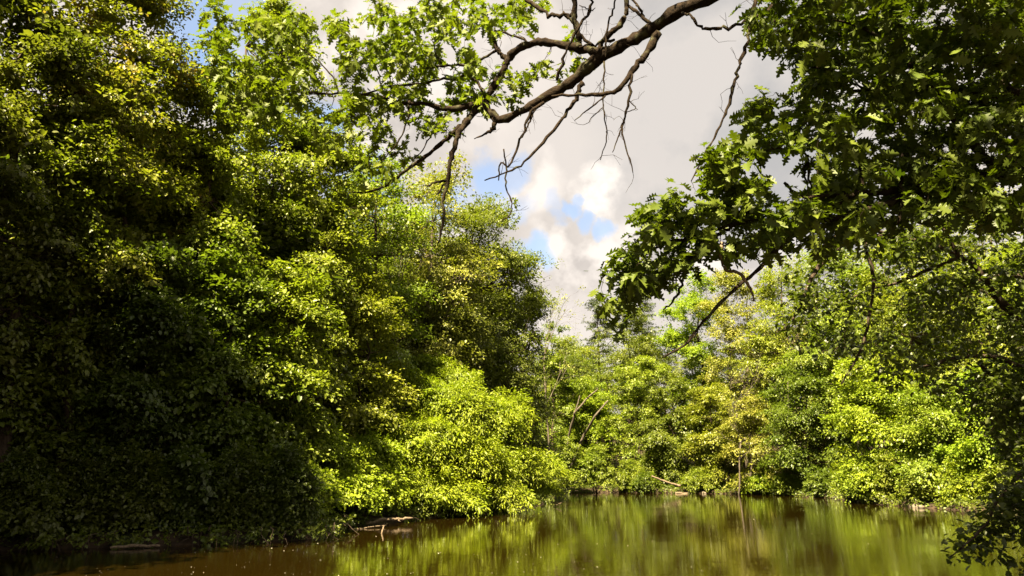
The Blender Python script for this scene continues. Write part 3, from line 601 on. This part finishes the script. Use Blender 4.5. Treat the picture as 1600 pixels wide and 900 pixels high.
# floating specks of pollen and seed
rng = np.random.default_rng(5); g = Geo(); n = 260
py = 800+100*rng.random(n)**.7; px = np.where(rng.random(n) < .6, rng.uniform(60, 1000, n), rng.uniform(0, 1500, n))
P = np.array([shore(a, b) for a, b in zip(px, py)]); d = sdist(P[:, 0], P[:, 1]); P = P[d < -.6]; P[:, 2] = .006
P = np.concatenate([P, P[rng.integers(len(P), size=110)]+rng.normal(0, .35, (110, 3))*[1, 1, 0]])
leaves(g, P, rng.normal(0, 1, P.shape)*[1, 1, 0], np.tile([0, 0, 1.], (len(P), 1)), .016+.05*rng.random(len(P))**4, LEAF_SMALL)
SPECK = rough_mat('seed_fluff', (.20, .17, .12), (.5, .46, .36), 8, .8, .001, (1, 1, 1))
tag(g.build('floating_specks', SPECK), 'pale specks of seed fluff floating on the pond', 'floating specks', kind='stuff')

# ------------------------------------------------------------------ near trees, traced limb by limb
class Skeleton:
    def __init__(s): s.nodes = []; s.rad = []
    def path(s, g, pts, k=8, rng=None, o0=0, D=None, wig=.35, rough=.0):
        P = np.array([at(p[0], p[1], p[3] if len(p) > 3 else D) for p in pts]); R_ = np.array([p[2]*.86*mpp(p[3] if len(p) > 3 else D) for p in pts])
        n = len(P); m = 5 if n < 12 else 4; t = np.linspace(0, n-1, (n-1)*m+1)
        # smooth (Catmull-Rom)
        E = np.vstack([2*P[0]-P[1], P, 2*P[-1]-P[-2]]); i = np.minimum(t.astype(int), n-2); f = (t-i)[:, None]
        p0, p1, p2, p3 = E[i], E[i+1], E[i+2], E[i+3]
        Q = .5*((2*p1)+(-p0+p2)*f+(2*p0-5*p1+4*p2-p3)*f**2+(-p0+3*p1-3*p2+p3)*f**3); Ri = np.interp(t, range(n), R_)
        Q[1:-1] += rng.normal(0, wig, (len(Q)-2, 3))*np.minimum(Ri[1:-1, None], .02)
        Ri = Ri*(1+.12*rng.normal(0, 1, len(Ri))*(Ri > .008)); Ri = np.maximum(Ri, .0025)
        g.tube(Q-o0, Ri, k, True, rough, rng); s.nodes += list(Q); s.rad += list(Ri)
    def grow(s, g, T, rng, o0, rmin=.0028, wig=.07, maxd=1.4):
        """join every leaf cluster to the nearest wood, nearest first"""
        N_ = np.array(s.nodes); T = np.array(T); left = list(range(len(T))); d = np.linalg.norm(T[:, None]-N_[None], axis=2); best = d.argmin(1); bd = d.min(1)
        nodes = [n for n in N_]; R_ = list(s.rad)
        outdirs = np.zeros_like(T)
        while left:
            j = min(left, key=lambda q: bd[q]); left.remove(j); a = nodes[best[j]]
            B = bend(a, T[j], rng, 5, .03, wig); outdirs[j] = unit(B[-1]-B[-2])
            r0 = max(rmin, min(R_[best[j]]*.7, .005+.006*bd[j])); g.tube(B-o0, np.linspace(r0, rmin*.7, 5), 4, False)
            st = len(nodes); nodes += list(B[2:]); R_ += list(np.linspace(r0, rmin, 5)[2:])
            if left:
                L_ = np.array(left); dd = np.linalg.norm(T[L_][:, None]-B[2:][None], axis=2); m = dd.min(1); am = dd.argmin(1); up = m < bd[L_]
                bd[L_[up]] = m[up]; best[L_[up]] = st+am[up]
        return outdirs
def rosettes(g, T, O, rng, size, tmpl, n0=7, n1=12, spread=.13, down=.35, upz=.9):
    """leaves fanned round each twig end"""
    cnt = rng.integers(n0, n1, len(T)); idx = np.repeat(np.arange(len(T)), cnt); n = len(idx)
    a = rng.random(n)*6.283; el = rng.normal(-.15, .3, n); H_ = np.stack([np.cos(a)*np.cos(el), np.sin(a)*np.cos(el), np.sin(el)], -1)
    X = unit(H_+.45*O[idx]); X[:, 2] -= down*rng.random(n)
    P = T[idx]-O[idx]*(spread*rng.random((n, 1)))+X*.03+rng.normal(0, spread*.35, (n, 3))
    Z = unit(np.array([0, 0, upz])+rng.normal(0, .42, (n, 3)))
    S = size*(.5+.75*rng.random(n))
    if tmpl is not LEAF_OAK: leaves(g, P, X, Z, S, tmpl); return
    k = rng.integers(0, 5, n)
    for q, (fold, curl, twist, wid) in enumerate([(.16, .20, 0, 1), (.45, .45, .3, .85), (.05, .10, -.3, 1.1), (.30, .70, .15, .9), (.6, .3, -.2, .75)]):
        V = tmpl[0].copy(); ay = np.abs(V[:, 1]); x = V[:, 0]; V[:, 2] = fold*ay-curl*np.maximum(x, 0)**2*.8+twist*x*V[:, 1]+.05*np.sin(7*x+3*ay); V[:, 1] *= wid
        m = k == q; leaves(g, P[m], X[m], Z[m], S[m], (V, tmpl[1]))
def from_blobs(bl, dens, D0, D1, rng, zf=1.0):
    T = []
    for b in bl:
        x, y, r = b[:3]; w = b[3] if len(b) > 3 else 1.0; n = max(1, int(round(dens*w*r*r)))
        for _ in range(n):
            a = rng.random()*6.283; q = math.sqrt(rng.random())*r*.85; T.append(at(x+q*math.cos(a), y+q*math.sin(a), rng.uniform(D0, D1)))
    return T
def from_poly(poly, n, D0, D1, rng, holes=(), dens=None):
    poly = np.array(poly, float); lo = poly.min(0); hi = poly.max(0); T = []
    while len(T) < n:
        q = lo+(hi-lo)*rng.random(2)
        if not inside(q[:1], q[1:], poly)[0]: continue
        if any((q[0]-h[0])**2+(q[1]-h[1])**2 < h[2]**2 for h in holes): continue
        T.append(at(q[0], q[1], rng.uniform(D0, D1)))
    return T

# -------- tree A: the oak whose limb crosses overhead
rng = np.random.default_rng(101)
oA = np.array([7.2, 2.6, gz(7.2, 2.6)-.1]); A = tag(empty('oak_tree', oA), 'oak reaching a thick dark limb with bare twigs across the sky at the top', 'oak tree')
g = Geo(); LIMB_START = at(1330, -150, 6.6); Pt = np.array([oA, oA+[-.1, .1, 2], oA+[-.2, .3, 4.2], oA+[-.3, .5, 6.2], oA+[-.2, .6, 8.5], oA+[.1, .5, 11.5]]); g.tube(Pt-oA, [.42, .33, .30, .27, .22, .12], 12, rough=.12, rng=rng)
g.build('trunk', BARK_OAK, A, True)
SA = Skeleton()
g = Geo(); tB = bend(Pt[3], LIMB_START, rng, 6, .02, .03); g.tube(tB-oA, np.linspace(.21, .15, 6), 10, rough=.1, rng=rng); g.build('limb_base', BARK_OAK, A, True)
MAIN = [(a, b, c*.8, d) for a, b, c, d in [(1330, -150, 24, 6.6), (1210, -70, 21, 7.2), (1120, -12, 17, 7.8), (1062, 16, 16.5, 8), (1015, 46, 15.5, 8.2), (985, 64, 15, 8.3), (945, 84, 16, 8.4), (915, 108, 15, 8.5), (890, 130, 13, 8.6), (860, 148, 12, 8.7), (820, 170, 10, 8.8), (785, 186, 10, 8.9), (768, 178, 11, 8.95), (752, 158, 9, 9)]]
LIMBS = [
 (MAIN, 12),
 ([(940, 84, 12, 8.4), (905, 76, 9, 8.5), (870, 68, 7.5, 8.6), (840, 66, 7.5, 8.7), (812, 75, 7.5, 8.8), (797, 90, 8, 8.9), (785, 112, 6.5, 8.9), (767, 143, 6.5, 9), (755, 165, 6, 9)], 8),
 ([(906, 76, 8, 8.45), (904, 52, 6, 8.4), (898, 25, 5.5, 8.35), (898, -20, 6, 8.2)], 7),
 ([(748, 163, 8, 9), (700, 170, 5.5, 9.1), (660, 161, 5, 9.2), (620, 161, 4, 9.3), (590, 150, 3.5, 9.4), (545, 147, 3, 9.5), (500, 146, 2.2, 9.6), (440, 140, 2, 9.8), (380, 120, 1.8, 10)], 7),
 ([(748, 165, 8, 9), (733, 185, 6.5, 8.9), (716, 212, 5.5, 8.85), (705, 245, 4.8, 8.8), (700, 280, 4, 8.8), (693, 310, 3.3, 8.8), (692, 345, 2.8, 8.8), (685, 380, 1.5, 8.8)], 7),
 ([(738, 180, 6, 8.95), (722, 195, 5.5, 9), (700, 215, 5, 9.1), (670, 240, 4.2, 9.2), (640, 262, 3.8, 9.3), (610, 285, 2.8, 9.4), (575, 300, 2, 9.5), (545, 300, 1.2, 9.6)], 6),
 ([(1028, 52, 9, 8.15), (1010, 84, 7, 8.1), (990, 108, 6, 8.1), (968, 138, 5, 8.1), (950, 146, 4.2, 8.1), (905, 148, 3, 8.2), (862, 150, 2.5, 8.3)], 7),
 ([(935, 78, 6, 8.4), (950, 55, 6, 8.35), (972, 36, 6, 8.3), (979, 10, 5, 8.3), (980, -20, 5, 8.2)], 6),
]
TW = [
 [(898, 24, 4.5, 8.4), (870, 25, 4.2, 8.5), (850, 17, 4, 8.6), (825, 2, 4, 8.7), (800, -15, 3.5, 8.8)],
 [(870, 126, 3.2, 8.3), (880, 92, 3.2, 8.2), (903, 46, 3, 8.1), (920, 20, 2.8, 8.1), (924, -8, 2.8, 8)],
 [(980, 8, 3.5, 8.3), (1000, 22, 3.4, 8.2), (1018, 38, 4, 8.2)], [(985, -8, 2.5, 8.2), (995, 8, 2.8, 8.2), (1006, 26, 3, 8.2)],
 [(948, 92, 2.2, 8.2), (947, 55, 2, 8.1), (955, 22, 2, 8.1), (964, -5, 2, 8)],
 [(944, 96, 1.8, 8.3), (944, 130, 1.6, 8.3), (942, 160, 1.5, 8.3), (945, 186, 1.4, 8.3), (948, 215, 1.2, 8.3), (938, 250, .8, 8.3)],
 [(986, 113, 3.2, 8.1), (983, 150, 2.4, 8.1), (976, 188, 2.2, 8.1), (971, 202, 2, 8.1), (984, 250, 1.4, 8.1), (989, 270, .8, 8.1)],
 [(976, 190, 1.6, 8.1), (966, 215, 1.3, 8.1), (957, 238, .8, 8.1)], [(983, 157, 1.2, 8.1), (993, 169, 1, 8.1), (978, 177, .9, 8.1), (974, 196, .8, 8.1)],
 [(911, 130, 6, 8.5), (895, 160, 4.2, 8.5), (872, 196, 3.6, 8.5), (832, 240, 2.8, 8.5), (800, 266, 2, 8.5), (757, 282, 1.1, 8.5)],
 [(850, 160, 4, 8.7), (825, 182, 2.8, 8.7), (813, 220, 2.3, 8.7), (796, 257, 2, 8.7), (781, 256, 1.6, 8.7), (779, 282, 1.1, 8.7)],
 [(838, 170, 2, 8.7), (828, 190, 2, 8.7), (820, 208, 1.3, 8.7)],
 [(787, 233, 1.6, 8.6), (791, 262, 1.6, 8.6), (790, 290, 1.5, 8.6), (799, 318, 1.4, 8.6), (797, 335, 1.2, 8.6), (783, 345, .8, 8.6)],
 [(947, 148, 1.8, 8.1), (920, 170, 1.4, 8.1), (898, 188, .9, 8.1)], [(942, 168, 1, 8.3), (926, 182, 1, 8.3), (919, 192, .7, 8.3)],
 [(701, 281, 2.8, 8.8), (682, 284, 2.4, 8.8), (667, 291, 1.8, 8.8)], [(698, 283, 2.4, 8.8), (690, 295, 2, 8.8), (682, 305, 1.5, 8.8)],
 [(772, 185, 5, 8.9), (771, 200, 4.5, 8.9), (758, 208, 2.5, 8.9), (741, 217, 1, 8.9)],
 [(762, 160, 4, 9), (740, 122, 3, 9.1), (700, 123, 2.8, 9.2), (660, 129, 2.6, 9.3), (610, 135, 2.2, 9.4), (560, 150, 1.6, 9.5)],
 [(797, 92, 5.5, 8.9), (782, 86, 5.5, 9), (774, 66, 4, 9), (774, 48, 3, 9)], [(776, 78, 3, 9), (752, 92, 3, 9.1), (735, 98, 3, 9.2), (700, 104, 2.5, 9.3), (665, 106, 1.6, 9.4)],
 [(868, 70, 3, 8.6), (840, 68, 2.6, 8.8), (805, 58, 2.2, 9), (785, 50, 1.8, 9)],
 [(1275, -80, 6, 6.9), (1222, -10, 5, 7), (1204, 14, 4.5, 7), (1180, 27, 4, 7), (1150, 40, 3.6, 7), (1120, 44, 3.8, 7), (1094, 42, 3, 7), (1082, 27, 2.6, 7), (1066, 20, 2, 7.3)],
 [(1240, -60, 5, 6.9), (1185, -12, 4, 7), (1176, 30, 4, 7), (1168, 64, 4, 7), (1152, 108, 3.6, 7), (1146, 138, 3.2, 7), (1134, 178, 2.8, 7), (1112, 222, 2.4, 7), (1092, 258, 1.8, 7), (1080, 283, 1.1, 7)],
 [(1217, -4, 3.6, 7), (1213, 16, 3, 7), (1209, 36, 2, 7)],
 [(925, 72, 4, 8.4), (908, 56, 3.2, 8.4), (893, 34, 2.8, 8.4), (880, 18, 2.4, 8.4)], [(960, 62, 3, 8.4), (930, 68, 2.2, 8.3), (905, 74, 1.8, 8.3)],
 [(924, 16, 1.6, 8.1), (914, 12, 1.2, 8.1), (905, 8, .8, 8.1)], [(922, 20, 1.5, 8.1), (930, 12, .8, 8.1)],
 [(640, 158, 2.4, 9.2), (636, 190, 2, 9.2), (620, 225, 1.5, 9.2), (598, 250, 1, 9.2)], [(705, 168, 2.5, 9.1), (680, 200, 1.8, 9.1), (660, 235, 1.2, 9.1), (645, 250, 1, 9.1)],
 [(690, 100, 1.6, 9.3), (680, 78, 1.4, 9.3), (676, 40, 1.4, 9.3), (660, 10, 1.2, 9.3)], [(530, 147, 1.8, 9.6), (520, 120, 1.5, 9.6), (490, 90, 1.2, 9.7), (450, 60, 1, 9.8)],
 [(600, 150, 1.6, 9.4), (590, 110, 1.4, 9.5), (570, 60, 1.2, 9.5)],
]
for pl, k in LIMBS:
    g = Geo(); SA.path(g, pl, k, rng, oA, rough=.10); g.build('limb', BARK_OAK, A, True)
for pl in TW:
    g = Geo(); SA.path(g, pl, 6, rng, oA, wig=.6); g.build('branch', BARK_OAK, A, True)
BL = [(345, 60, 32), (395, 40, 38), (455, 45, 36), (350, 112, 34), (420, 108, 44), (475, 112, 30), (375, 155, 34), (445, 165, 34), (480, 195, 18, .5), (520, 28, 18, .8), (545, 50, 22), (590, 15, 28), (630, 45, 36), (600, 90, 38), (545, 100, 26),
      (650, 98, 36), (560, 150, 32), (612, 150, 30), (535, 195, 22), (588, 198, 26), (618, 230, 15, .8), (675, 30, 42, .8), (688, 88, 18, .8), (735, 18, 32, .8), (770, 38, 26, .8), (812, 12, 30, .7), (850, 5, 12), (817, 40, 12), (735, 90, 18, .8),
      (728, 115, 22, .8), (762, 112, 18), (720, 142, 22), (742, 152, 20), (800, 112, 16, .8), (830, 122, 18), (842, 106, 12), (872, 106, 12, .7), (903, 98, 12, .7), (772, 140, 16), (795, 155, 10), (690, 168, 22, .8), (655, 195, 18, .8), (700, 200, 12), (647, 165, 18),
      (602, 262, 14), (636, 240, 8), (515, 218, 18), (893, 60, 11), (720, 60, 20, .5), (575, 235, 14, .7), (560, 270, 14, .5), (335, 20, 25, .7), (500, 70, 12, .4), (655, 140, 20, .8)]
T = from_blobs(BL, .0155, 8.6, 10.2, rng)
# unseen part of the same crown over the viewer, shaped to shade the right
T2 = []
while len(T2) < 1300:
    p = np.array([rng.uniform(-7, 9.5), rng.uniform(-5, 7.0), rng.uniform(8.2, 12.5)])
    if p[0] < 1 and rng.random() < .55: continue
    if (p[2]-2.5)/max(p[1], .1) < .95 and p[1] > 0: continue
    if abs(math.sin(p[0]*.9+1)*math.cos(p[1]*.8)) > .8: continue
    T2.append(p)
SB_ = Skeleton()
g2 = Geo()
for e in [(-5, 0, 10), (-3, 5, 10.2), (1, 1, 11.5), (2, 6, 11), (5, -2, 11), (8, 5.5, 11.5), (-6, 3.5, 9.6), (4, 4, 12)]:
    B = bend(Pt[4], np.array(e, float), rng, 9, .05, .04); g = Geo(); g.tube(B-oA, np.linspace(.15, .03, 9), 8); g.build('limb', BARK_OAK, A, True); SB_.nodes += list(B[2:]); SB_.rad += [.03]*7
g = Geo(); nd = np.array(SA.nodes); rd = np.array(SA.rad); cand = np.where((nd[:, 0] < 3.2) & (rd < .05))[0]
for i in rng.choice(cand, 170):
    d0 = unit(rng.normal(0, 1, 3)*[1, .5, 1]); a = nd[i]; L_ = .12+.3*rng.random()**1.5; P = [a]
    for q in range(4): d0 = unit(d0+rng.normal(0, .32, 3)); P.append(P[-1]+d0*L_/4)
    g.tube(np.array(P)-oA, np.linspace(.0035, .0015, 5), 4, False)
    if rng.random() < .6: g.tube(np.array([P[2], P[2]+unit(d0+rng.normal(0, .7, 3))*L_*.5])-oA, [.0022, .0013], 3, False)
O1 = SA.grow(g, T, rng, oA); O2 = SB_.grow(g, T2, rng, oA); tw = g.build('twigs', BARK_OAK, A); tw['kind'] = 'stuff'
g = Geo(); TT = np.array(T+T2); OO = np.concatenate([O1, O2]); rosettes(g, TT-oA, OO, rng, .142, LEAF_OAK, 7, 14); g.build('crown', M['oak'], A)

# -------- tree B: the dark oak filling the upper right
rng = np.random.default_rng(202)
oB = np.array([10.2, 7.2, gz(10.2, 7.2)-.1]); B_ = tag(empty('oak_tree', oB), 'dark oak with lobed leaves filling the upper right, sunlit only at its left fringe', 'oak tree')
g = Geo(); PtB = np.array([oB, oB+[0, 0, 2], oB+[-.1, .1, 4], oB+[-.2, .1, 6.5], oB+[0, 0, 9], oB+[.2, 0, 12]]); g.tube(PtB-oB, [.38, .3, .26, .22, .17, .07], 12, rough=.12, rng=rng); g.build('trunk', BARK_OAK, B_, True)
SB = Skeleton()
LB = [
 [(1850, 300, 20, 7.3), (1700, 260, 15, 7.3), (1560, 272, 11, 7.3), (1450, 290, 8, 7.2), (1350, 302, 6, 7.1), (1290, 306, 4, 7), (1250, 308, 3, 7), (1225, 285, 2.4, 7)],
 [(1850, 150, 18, 7.5), (1700, 130, 13, 7.5), (1560, 150, 9, 7.5), (1480, 140, 6, 7.4), (1410, 135, 4.5, 7.3), (1330, 142, 3, 7.2)],
 [(1450, 290, 7, 7.2), (1350, 330, 6, 7), (1260, 350, 5, 6.9), (1205, 345, 4, 6.9), (1150, 350, 3.4, 6.9), (1080, 370, 3, 6.9), (1020, 390, 2.2, 6.9), (975, 440, 1.5, 6.9)],
 [(1340, 300, 6, 7), (1255, 350, 4.5, 7), (1205, 400, 4, 7), (1160, 442, 3.4, 7), (1108, 492, 3, 7), (1070, 538, 2.6, 7), (1035, 559, 1.4, 7)],
 [(1560, 270, 8, 7.3), (1500, 200, 6, 7.2), (1440, 120, 4.5, 7.1), (1380, 60, 3.5, 7), (1300, 30, 2.5, 7), (1220, 30, 1.6, 7)],
 [(1640, 260, 8, 7.3), (1600, 180, 7, 7.6), (1550, 90, 5, 7.8), (1500, 20, 4, 8)],
]
LB2 = [
 [(1330, 302, 3, 7.1), (1270, 290, 2.5, 7), (1258, 240, 2.6, 7), (1225, 232, 2.2, 7), (1180, 238, 1.5, 7)], [(1262, 242, 2, 7), (1256, 268, 2, 7), (1262, 285, 1.5, 7)],
 [(1150, 350, 3, 6.9), (1130, 362, 3, 6.9), (1100, 380, 3.4, 6.9), (1078, 408, 3, 6.9), (1064, 445, 2.6, 6.9), (1050, 472, 2.2, 6.9), (1036, 484, 1.2, 6.9)],
 [(1232, 345, 2.4, 6.9), (1200, 335, 2, 6.9), (1160, 330, 1.6, 6.9), (1120, 340, 1.2, 6.9)], [(1410, 240, 3, 7), (1408, 280, 3.2, 7), (1411, 310, 3, 7), (1403, 350, 2, 7)],
 [(1350, 300, 3, 7.2), (1340, 250, 2.6, 7.2), (1290, 200, 2, 7.2), (1250, 170, 1.4, 7.2)], [(1350, 140, 2.5, 7.2), (1300, 110, 2, 7.1), (1240, 100, 1.4, 7.1)],
 [(1175, 345, 1.6, 6.9), (1165, 310, 1.4, 6.9), (1140, 280, 1.2, 6.9), (1120, 250, 1, 6.9)],
]
g = Geo(); g.tube(bend(PtB[2], at(1850, 300, 7.3), rng, 5)-oB, [.2, .18, .16, .14, .13], 8); g.tube(bend(PtB[3], at(1850, 150, 7.5), rng, 5)-oB, [.18, .16, .15, .13, .12], 8); g.build('limb_base', BARK_OAK, B_, True)
for pl in LB: g = Geo(); SB.path(g, pl, 8, rng, oB, rough=.1); g.build('limb', BARK_OAK, B_, True)
for pl in LB2: g = Geo(); SB.path(g, pl, 6, rng, oB, wig=.6); g.build('branch', BARK_OAK, B_, True)
g = Geo(); SV = Skeleton(); SV.path(g, [(1128, 378, 3.5, 6.85), (1127, 398, 4, 6.85), (1133, 422, 3, 6.85), (1150, 424, 3.4, 6.85), (1163, 436, 3, 6.85), (1174, 455, 2.4, 6.85), (1178, 470, 1.5, 6.85)], 6, rng, oB); g.build('branch', DEAD, B_, True)
POLY = [(1180, 15), (1170, 55), (1195, 95), (1168, 160), (1180, 205), (1120, 232), (1105, 262), (1120, 300), (1085, 318), (1040, 310), (1000, 345), (985, 390), (955, 432), (958, 470), (985, 500), (1010, 480), (1035, 440), (1060, 420), (1090, 385),
        (1130, 385), (1160, 400), (1215, 385), (1240, 395), (1290, 400), (1350, 365), (1440, 340), (1640, 360), (1640, -60), (1210, -60)]
HO = [(1215, 270, 26), (1240, 245, 16), (1180, 345, 16), (1172, 122, 16), (1200, 185, 12), (1110, 390, 14), (1030, 385, 10), (1330, 210, 12)]
T = from_poly(POLY, 520, 6.4, 8.2, rng, HO)
EDGE = [(1115, 250, 22), (1110, 285, 22), (1150, 240, 20), (1145, 285, 24), (1165, 300, 20), (1040, 310, 22), (1000, 340, 22), (1060, 335, 24), (980, 385, 20), (1015, 365, 24), (955, 430, 18), (955, 470, 14), (985, 440, 22), (970, 500, 12), (1170, 25, 20), (1195, 60, 16), (1170, 185, 14), (1190, 170, 18), (1080, 350, 26), (1030, 420, 26),
        (1140, 390, 22), (1100, 330, 20), (1060, 390, 24), (990, 410, 22), (1170, 330, 16), (1200, 215, 14), (1130, 320, 20), (1215, 330, 18)]
T += from_blobs(EDGE, .0085, 6.6, 7.3, rng)
T += from_poly([(1230, -40), (1640, -60), (1640, 330), (1440, 330), (1300, 380), (1240, 340), (1290, 250), (1250, 120)], 620, 6.2, 10.5, rng, HO)
T2 = []  # unseen upper crown, filled out toward the sun to shade the leaves below
while len(T2) < 1750:
    p = np.array([rng.uniform(.5, 15), rng.uniform(-1.5, 12), rng.uniform(6.8, 14)])
    if (p[2]-2.5)/max(p[1], .1) < .80 and abs(p[0])/p[1] < .75: continue
    if np.linalg.norm((p-[8.5, 5.5, 9.5])/[7.5, 6.5, 4.8]) > 1: continue
    T2.append(p)
for e in [(6, 4, 10), (12, 9, 11), (9, 10, 12), (7, 7.5, 12.5), (13, 5, 10)]:
    Bq = bend(PtB[4], np.array(e, float), rng, 8, .05, .04); g = Geo(); g.tube(Bq-oB, np.linspace(.12, .02, 8), 7); g.build('limb', BARK_OAK, B_, True); SB.nodes += list(Bq[2:]); SB.rad += [.03]*6
g = Geo(); TT = np.array(T+T2); OO = SB.grow(g, TT, rng, oB); tw = g.build('twigs', BARK_OAK, B_); tw['kind'] = 'stuff'
g = Geo(); rosettes(g, TT-oB, OO, rng, .15, LEAF_OAK, 8, 15); g.build('crown', M['oakshade'], B_)

# -------- tree C: small-leaved tree on the right, in shade
rng = np.random.default_rng(303)
oC = np.array([14.2, 13.2, gz(14.2, 13.2)-.1]); C_ = tag(empty('small_leaved_tree', oC), 'shaded small-leaved tree with crossing dark branches on the right, under the oak', 'tree')
g = Geo(); top = at(1640, 545, 13.2); PtC = np.array([oC, oC+[-.2, 0, 1.2], oC+[-.5, 0, 2.6], oC+[-.6, .1, 5], oC+[-.4, .2, 8.5]]); g.tube(PtC-oC, [.26, .22, .2, .14, .06], 10, rough=.1, rng=rng); g.build('trunk', BARK, C_, True)
SC_ = Skeleton()
LC_ = [
 [(1790, 600, 9, 13.2), (1640, 545, 9, 13), (1600, 505, 8, 12.8), (1560, 468, 7, 12.6), (1530, 424, 6, 12.4), (1500, 402, 5, 12.4), (1450, 380, 4, 12.3), (1400, 371, 3.4, 12.3), (1350, 368, 2.6, 12.2), (1300, 395, 2, 12.2)],
 [(1498, 402, 4, 12.4), (1482, 370, 3.6, 12.3), (1462, 345, 3.2, 12.2), (1440, 328, 2.6, 12.2), (1415, 312, 2, 12.2)],
 [(1495, 404, 3.4, 12.4), (1450, 422, 3, 12.6), (1400, 442, 2.5, 12.8), (1360, 452, 2, 13), (1330, 466, 1.5, 13)],
 [(1770, 650, 8, 13.2), (1640, 606, 6, 13), (1590, 570, 5.5, 12.8), (1540, 556, 4.6, 12.8), (1490, 560, 3.5, 12.8), (1440, 575, 2.5, 12.8)],
 [(1770, 760, 7, 13.2), (1650, 700, 6, 13.2), (1590, 632, 6, 13.2), (1550, 590, 5, 13.2), (1530, 568, 4, 13.2)],
 [(1400, 371, 3.2, 12.3), (1345, 352, 4, 12.2), (1318, 350, 4, 12.2), (1296, 395, 4, 12.1), (1268, 435, 4.6, 12), (1250, 478, 3.5, 12), (1238, 500, 2, 12)],
 [(1360, 370, 3, 12.3), (1352, 385, 3.2, 12.2), (1364, 428, 3.4, 12.2), (1360, 490, 3, 12.2), (1345, 545, 2.6, 12.2), (1315, 600, 1.4, 12.2)],
 [(1790, 420, 9, 13.2), (1650, 440, 7, 13), (1580, 430, 4.5, 12.8), (1540, 435, 3, 12.7), (1500, 450, 2, 12.6)],
 [(1770, 700, 7, 12.8), (1660, 720, 5, 12), (1600, 740, 4, 11.5), (1560, 780, 3, 11), (1540, 820, 2.2, 10.8), (1510, 850, 1.5, 10.6), (1485, 870, 1, 10.5)],
]
for pl in LC_: g = Geo(); SC_.path(g, pl, 7, rng, oC, rough=.08); g.build('limb', BARK, C_, True)
T = from_poly([(1215, 440), (1240, 400), (1300, 370), (1350, 350), (1640, 330), (1640, 760), (1560, 700), (1500, 640), (1440, 610), (1380, 590), (1300, 560), (1220, 540)], 360, 11.6, 14.5, rng, [(1300, 430, 22), (1400, 470, 25), (1440, 420, 18), (1380, 400, 14), (1520, 520, 18), (1470, 500, 16), (1560, 400, 14), (1340, 520, 16), (1430, 540, 16), (1590, 640, 20)])
T += from_poly([(1380, 330), (1640, 330), (1640, 640), (1480, 600), (1400, 480)], 130, 12, 14, rng)
T += from_poly([(1500, 620), (1640, 560), (1640, 800), (1590, 740)], 90, 11.6, 13.5, rng)
T += from_blobs([(1580, 790, 30), (1560, 820, 26), (1535, 835, 22), (1510, 855, 18), (1490, 868, 10), (1600, 760, 30), (1610, 830, 25), (1590, 880, 20, .6), (1545, 795, 16, .7)], .012, 10.4, 11.4, rng)
T += [p for p in (np.array([rng.uniform(8, 19), rng.uniform(10, 19), rng.uniform(4, 11)]) for _ in range(500)) if p[0]/p[1] > .74 or (p[2]-2.5)/p[1] > .78]
g = Geo(); TT = np.array(T); OO = SC_.grow(g, TT, rng, oC, .004); tw = g.build('twigs', BARK, C_); tw['kind'] = 'stuff'
g = Geo(); rosettes(g, TT-oC, OO, rng, .12, LEAF_MID, 13, 24, .30); g.build('crown', M['small'], C_)
